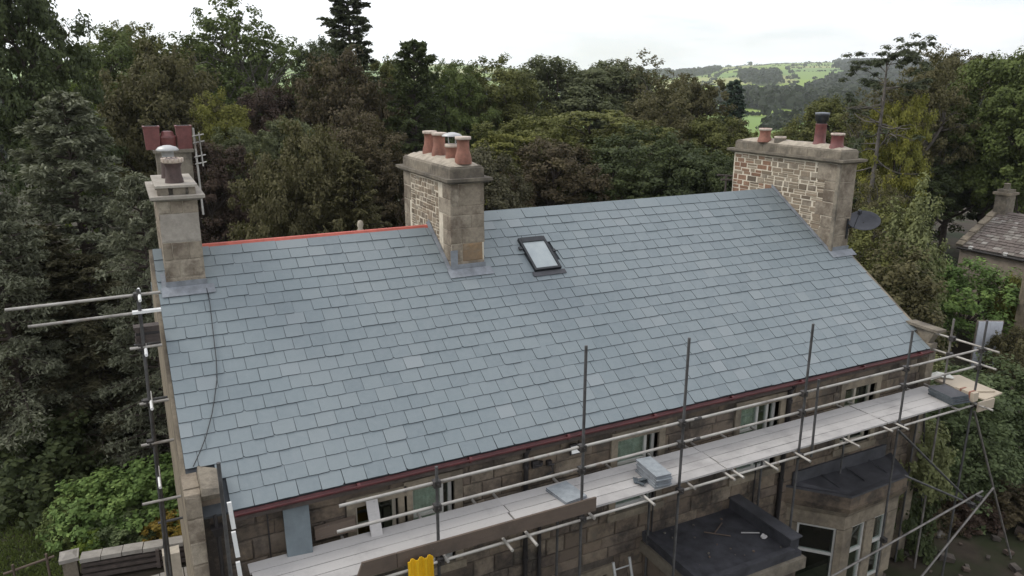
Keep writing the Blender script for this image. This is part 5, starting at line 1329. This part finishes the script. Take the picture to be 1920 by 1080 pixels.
def plant(kind, name, leaf, x, y, gz, h, w_, label, group=None, variant=None, bark=None, cat='tree'):
    if kind == 'shrub' and h > 2.6: kind = 'bigshrub'
    i = cnt.get(kind, 0); cnt[kind] = i+1
    H, W, (tm, cm) = PROTO[kind][(variant if variant is not None else i) % len(PROTO[kind])]
    t = thing(name, label, cat, (x, y, gz), group)
    t.rotation_euler = (0, 0, rng.uniform(0, 6.28) if kind != 'pine' else 0.35); t.scale = (w_/W, w_/W, h/H)
    a, b = ('trunk', 'crown') if 'shrub' not in kind else ('stems', 'foliage')
    for nm, me, mat in ((a, tm, M[bark or ('bark_pale' if kind == 'airy' else 'bark')] if kind != 'pine' else M['bark_pale']), (b, cm, M['leaf_'+leaf])):
        o = bpy.data.objects.new(nm, me); COL.link(o); o.parent = t
        o.material_slots[0].link = 'OBJECT'; o.material_slots[0].material = mat
    return t
TREES = [
 ('broad', 'broadleaf_tree', 'dark', -4.53, 35.16, -6, 17.05, 6.3, 'tall dark broadleaf tree filling the top left corner'),
 ('cedar', 'cedar_tree', 'greygreen', -2.21, 17.1, -5.5, 10.83, 6.44, 'feathery grey-green cedar with broad horizontal sprays at the left edge'),
 ('cedar', 'cedar_tree', 'greygreen', -0.51, 12.7, -5.5, 8.79, 3.73, 'feathery cedar just left of the left chimney stack'),
 ('cedar', 'cedar_tree', 'greygreen', -4.16, 14.11, -5.5, 9.24, 4.2, 'grey-green cedar cut off by the left frame edge above the tubes'),
 ('cedar', 'cedar_tree', 'greybrown', -2.1, 15.05, -5.5, 6.26, 5.2, 'dark grey-brown conifer skirt behind the left scaffold tubes'),
 ('broad', 'broadleaf_tree', 'green', -1.12, 58.36, -6, 14.92, 8.53, 'mid green round tree on the skyline right of the top left gap'),
 ('broad', 'broadleaf_tree', 'lime', -2.91, 37.34, -6, 11.69, 3.36, 'small bright lime tree peeping out above the grey-green cedar'),
 ('broad', 'broadleaf_tree', 'olive', 0.95, 62.43, -7, 17.43, 7.82, 'olive tree with a rough flat top on the left skyline'),
 ('mound', 'spreading_tree', 'brown', 1.71, 42.49, -6, 13.4, 8.7, 'large brown spreading tree above the red square pots'),
 ('airy', 'twiggy_tree', 'green', 8.55, 59, -7, 18.84, 11.29, 'airy tree with sky showing between its bare limbs on the left skyline'),
 ('broad', 'broadleaf_tree', 'purple', 8.2, 43.33, -6, 11.7, 5.95, 'dark purple copper beech below the airy skyline tree'),
 ('broad', 'broadleaf_tree', 'yellow', 4.46, 35.62, -6, 10.72, 4.12, 'small yellow-green tree between the brown spreading tree and the copper beech'),
 ('broad', 'broadleaf_tree', 'dark', 5.41, 64.43, -7, 16.19, 7.86, 'dark tree behind the brown spreading tree on the left skyline'),
 ('spruce', 'spruce_tree', 'spruce', 15.48, 48.89, -7, 20.07, 7.45, 'tallest spruce with thin tiers poking out of the top of the frame'),
 ('mound', 'spreading_tree', 'purplebrown', 12.8, 41.42, -6.5, 13.56, 9.1, 'purple-brown spreading tree below the tallest spruce'),
 ('larch', 'larch_tree', 'dark', 16.41, 37.53, -6.5, 14.44, 6.72, 'dark pointed conifer right of the tallest spruce'),
 ('broad', 'broadleaf_tree', 'green', 22.58, 45.85, -7, 14.36, 6.09, 'green tree dipping down to the gap right of the pointed conifer'),
 ('broad', 'broadleaf_tree', 'olive', 18.77, 50.29, -7, 14.93, 5.04, 'olive tree between the tallest spruce and the pointed conifer'),
 ('mound', 'spreading_tree', 'brown', 5.78, 21.87, -5.5, 9.28, 5.21, 'olive-brown rounded tree between the left and middle stacks'),
 ('broad', 'broadleaf_tree', 'purplebrown', 9.76, 25.67, -5.5, 9.32, 4.79, 'purple-brown tree behind the left shoulder of the middle stack'),
 ('broad', 'broadleaf_tree', 'purple', 2.96, 28.97, -5.5, 8.8, 3.78, 'purple bush-like tree just right of the red square pots'),
 ('broad', 'broadleaf_tree', 'greygreen2', 4.92, 32.66, -5.5, 8.93, 4.2, 'grey-green tree directly below the copper beech'),
 ('broad', 'broadleaf_tree', 'greygreen2', 8.06, 35.88, -5.5, 9.44, 4.31, 'grey-green tree between the copper beech and the olive-brown rounded tree'),
 ('larch', 'larch_tree', 'brown', 7.27, 19.63, -5.5, 8.24, 4.2, 'low brown feathery tree right behind the red ridge strip'),
 ('broad', 'broadleaf_tree', 'olive', 27.81, 47.73, -8, 14.98, 8.68, 'olive tree at the left end of the middle skyline'),
 ('broad', 'broadleaf_tree', 'greygreen2', 36.21, 53.12, -9, 17.09, 13.73, 'grey-green round tree on the skyline above the roof window'),
 ('broad', 'broadleaf_tree', 'olive', 19.99, 29.8, -6.5, 10.34, 7.09, 'olive tree in the middle tier right behind the middle stack pots'),
 ('plate', 'layered_tree', 'olive', 25.21, 29.74, -6.5, 11.19, 10.63, 'wide layered olive tree with flat shelves above the roof window'),
 ('plate', 'layered_tree', 'yellow', 18.6, 28.06, -6.5, 9.95, 6.76, 'yellow-green layered tree right of the middle stack'),
 ('broad', 'broadleaf_tree', 'purplebrown', 18.59, 23.34, -6, 9.22, 6.39, 'purple-brown broad tree above the ridge just left of the roof window'),
 ('broad', 'broadleaf_tree', 'dark', 23.11, 23.33, -6, 9.1, 7.28, 'dark broad tree above the middle of the right ridge'),
 ('broad', 'broadleaf_tree', 'dark', 25.82, 21.88, -6, 8.84, 6.16, 'dark tree above the ridge left of the right stack'),
 ('airy', 'twiggy_tree', 'brown', 44.73, 51.27, -9, 17.57, 10.08, 'thin brown twiggy tree on the skyline with bare tips'),
 ('broad', 'broadleaf_tree', 'brown', 42.84, 42.26, -8, 14.42, 7.62, 'brown rounded tree at the right end of the middle skyline'),
 ('broad', 'broadleaf_tree', 'olive', 35.66, 31.16, -7, 10.87, 6.19, 'olive tree left of the distant green fields'),
 ('broad', 'broadleaf_tree', 'brown', 33.53, 34.99, -7, 12.23, 7.18, 'brown tree between the layered olive tree and the brown rounded tree'),
 ('broad', 'broadleaf_tree', 'greygreen2', 42.92, 54.35, -9, 17.03, 11.4, 'grey-green tree on the skyline left of the twiggy brown tree'),
 ('spruce', 'spruce_tree', 'bluespruce', 53.16, 48.42, -10, 15.68, 4.66, 'small blue-green spruce at the edge of the distant fields'),
 ('broad', 'broadleaf_tree', 'olive', 43.17, 36.15, -9, 11.23, 5.04, 'olive tree at the foot of the small blue-green spruce'),
 ('broad', 'broadleaf_tree', 'greybrown', 13.34, 21.36, -6, 9.26, 5.24, 'grey-brown tree with low crown directly right of the middle stack'),
 ('broad', 'broadleaf_tree', 'purple', 11.2, 19.9, -6, 8.54, 4.03, 'purple-brown tree half hidden by the middle stack'),
 ('broad', 'broadleaf_tree', 'dark', 25.59, 19.48, -6, 8.22, 4.26, 'dark tree behind the left corner of the right stack'),
 ('broad', 'broadleaf_tree', 'olive', 65.99, 53.18, -14, 14.74, 8.93, 'small far olive tree below the distant valley field'),
 ('broad', 'broadleaf_tree', 'olive', 51.56, 35.07, -8, 12.98, 6.95, 'olive tree behind the tall red pot of the right stack'),
 ('broad', 'broadleaf_tree', 'greygreen2', 57.13, 40.71, -10, 12.27, 5.88, 'grey-green tree between the valley field and the red pots'),
 ('pine', 'pine_tree', 'spruce', 32.96, 16.04, -6, 12.97, 5.18, 'leaning thin pine with bare grey branches right of the right stack'),
 ('broad', 'broadleaf_tree', 'ivygold', 34.46, 15.95, -6, 11.38, 3.19, 'yellow ivy-clad tree behind the leaning bare pine'),
 ('airy', 'twiggy_tree', 'brown', 43.35, 21.39, -6.5, 13.96, 6.12, 'twiggy brown tree with bare grey limbs right of the yellow tree'),
 ('airy', 'twiggy_tree', 'brown', 42.07, 23.86, -6.5, 12.33, 5.04, 'thin brown tree tangled behind the trunk of the leaning pine'),
 ('broad', 'broadleaf_tree', 'brown', 56.9, 28.72, -7, 15.28, 7.31, 'brown rounded tree on the right skyline'),
 ('broad', 'broadleaf_tree', 'green', 48.93, 19.91, -6.5, 14.58, 7.57, 'big green chestnut tree at the right edge of the skyline'),
 ('broad', 'broadleaf_tree', 'green', 48.15, 16.59, -6, 13.36, 7.09, 'green tree crown cut off by the right frame edge'),
 ('broad', 'broadleaf_tree', 'dark', 48.52, 22.09, -6.5, 9.65, 7, 'dark tree in the hollow left of the green chestnut'),
 ('broad', 'broadleaf_tree', 'dark', 42.4, 21.17, -6, 7.4, 5.6, 'dark tree below the yellow ivy-clad tree'),
 ('broad', 'broadleaf_tree', 'dark', 54.74, 23.3, -6.5, 8.72, 6.43, 'dark tree directly above the cottage chimney'),
 ('shrub', 'shrub', 'willow', 27.02, 9.26, -5.5, 7.1, 2.73, 'pale willowy shrub between the satellite dish and the cottage'),
 ('shrub', 'shrub', 'olive', 26.7, 10.18, -5.5, 5.8, 3.69, 'olive shrub behind the satellite dish'),
 ('shrub', 'shrub', 'brown', 24.35, 7.73, -5.5, 5.3, 3.73, 'brownish shrub below the satellite dish beside the roof verge'),
 ('broad', 'broadleaf_tree', 'dark', 37.51, 20.42, -6, 8.27, 4.62, 'dark tree directly behind the right stack corner'),
 ('airy', 'twiggy_tree', 'brown', 31.05, 14.15, -6, 7.47, 3.03, 'thin bare brown tree beside the satellite dish'),
 ('larch', 'larch_tree', 'greybrown', -3.35, 15.37, -5.5, 7.11, 4.62, 'grey-brown conifer low at the left edge below the cedar'),
 ('broad', 'broadleaf_tree', 'dark', 16.77, 63.54, -8, 17.9, 7.35, 'dark tree behind the tallest spruce on the left'),
 ('broad', 'broadleaf_tree', 'dark', 12.04, 70.19, -8, 16.61, 7.25, 'dark tree filling the skyline under the airy tree'),
]

for k, nm, lf, x, y, g, h, w_, lab in TREES:
    plant(k, nm, lf, x, y, g, h, w_, lab, group='shrubs beyond the right gable' if k == 'shrub' else 'trees of the wood behind the house', cat='shrub' if k == 'shrub' else 'tree')
SH = [
 ('bushgreen', -1.15, 9.9, -5.4, 1.6, 2.7, 'tall bright green bush nearest the left gable wall'),
 ('bushgreen', -2.25, 10.2, -5.4, 1.3, 2.2, 'bright green bush in the middle of the left garden bed'),
 ('green', -2.95, 10.3, -5.4, 0.9, 1.4, 'low green bush at the left end of the garden bed'),
 ('laurel', -1.75, 9.1, -5.4, 0.75, 1.7, 'low dark grey-leaved shrub behind the terrace coping'),
 ('autumn', -0.75, 8.75, -5.3, 0.6, 1.3, 'low orange and yellow plant behind the terrace wall'),
 ('lime', -2.55, 9.0, -5.4, 0.5, 0.8, 'small lime green plant beside the terrace pier'),
 ('willow', 15.5, 0.2, -3.7, 1.7, 1.7, 'pale leaved shrub growing up past the end of the platform'),
 ('dark', 15.6, 0.7, -5.5, 2.5, 1.7, 'dark shrub below the pale leaved shrub behind the bay'),
 ('purplebrown', 17.3, 0.9, -5.5, 0.8, 1.5, 'low purple-brown shrub in the yard left of the sloping brace'),
 ('purple', 18.2, 0.3, -5.5, 0.7, 1.6, 'low dark purple shrub beside the large pale boulder'),
 ('purplebrown', 19.4, -0.4, -5.5, 0.9, 1.7, 'purple-brown shrub at the lower right frame corner'),
 ('purple', 16.4, 1.7, -5.5, 0.9, 1.5, 'dark purple shrub at the bank behind the crossing braces'),
 ('laurel', 18.9, 1.8, -5.5, 3.3, 3.2, 'dark laurel mass right of the long sloping brace'),
 ('laurel', 21.4, 2.0, -5.5, 3.3, 3.2, 'laurel with pale glossy leaves at the right frame edge'),
 ('willow', 21.0, 3.6, -5.5, 2.7, 2.4, 'pale green shrub above the plywood at the right edge'),
 ('lime', 17.8, 3.0, -5.5, 3.9, 2.2, 'yellow-green bush behind the right end of the gutter'),
 ('dark', 19.6, 4.0, -5.5, 2.6, 2.8, 'dark bush between the yellow-green bush and the laurels'),
 ('brown', 30.0, 6.3, -5.8, 2.0, 1.7, 'reddish brown plant growing on the ruined wall foot'),
 ('bushgreen', 31.9, 9.6, -4.5, 2.6, 4.2, 'big ivy bush covering the cottage wall above the shed'),
 ('bushgreen', 30.3, 10.4, -6.2, 4.3, 2.3, 'bright green left end of ivy beside the cottage'),
 ('yellow', 32.7, 8.3, -4.4, 2.1, 1.3, 'yellow leaved ivy clump next to the ruined wall'),
 ('dark', 27.5, 11.5, -6.0, 3.6, 4.0, 'dark shrub left of the ivy bush'),
 ('olive', 24.3, 12.0, -5.8, 4.0, 3.8, 'olive shrub behind the right verge of the roof'),
 ('brown', 21.5, 9.5, -5.6, 3.4, 3.4, 'brown shrub under the right verge of the roof'),
 ('dark', 20.0, 6.6, -5.5, 3.4, 3.2, 'dark shrub beside the right gable'),
 ('dark', 17.2, 13.5, -5.5, 4.6, 4.6, 'dark shrub behind the right stack'),
 ('dark', -3.8, 13.0, -5.5, 2.0, 3.2, 'dark shrub at the edge of the lawn on the left'),
]
for i, (lf, x, y, g, h, w_, lab) in enumerate(SH):
    plant('shrub', 'shrub' if h > 1 else 'garden_plant', lf, x, y, g, h, w_, lab, 'garden shrubs', cat='shrub' if h > 1 else 'plant')
# leaf litter and ivy on the woodland floor
n = 3000
x = rng.uniform(-9, 40, n); y = rng.uniform(12, 46, n)
k = (y > 13+.12*np.abs(x-6)) & ~((x > 33) & (y < 20)); x = x[k]; y = y[k]
sz = rng.uniform(.35, 1.1, len(x)); V, F = clumps(np.column_stack([x, y, terrain(x, y)+sz*.3]), sz, 18, .34, .6)
put('woodland_undergrowth', mesh_np('woodland_undergrowth', V, [F], [M['leaf_dark']]), None, kind='stuff')
n = 30000
x = rng.uniform(-9, -3.1, n); y = rng.uniform(8, 15.5, n)
C = np.column_stack([x, y, terrain(x, y)+.04]); Nn = np.column_stack([rng.normal(size=n), rng.normal(size=n), rng.normal(size=n)*.3])
V, F = leaves(C, Nn, .05*rng.uniform(.6, 1.3, n), 2.0, np.column_stack([rng.normal(size=n)*.4, rng.normal(size=n)*.4, np.ones(n)]))
put('lawn_grass', mesh_np('lawn_grass', V, [F], [M['leaf_green']]), None, kind='stuff')

# ------------------------------------------------------------------ air
hz = MB(); hz.box(-4500, 4500, -4500, 4500, -70, 130)
hm = bpy.data.materials.new('haze'); hm.use_nodes = True; hm.node_tree.nodes.clear()
_o = hm.node_tree.nodes.new('ShaderNodeOutputMaterial'); _v = hm.node_tree.nodes.new('ShaderNodeVolumePrincipled')
_v.inputs['Color'].default_value = (0.93, 0.96, 1.0, 1); _v.inputs['Density'].default_value = 0.00014; _v.inputs['Anisotropy'].default_value = 0.2
hm.node_tree.links.new(_v.outputs[0], _o.inputs['Volume'])
hz.build('haze', hm, None, kind='stuff')
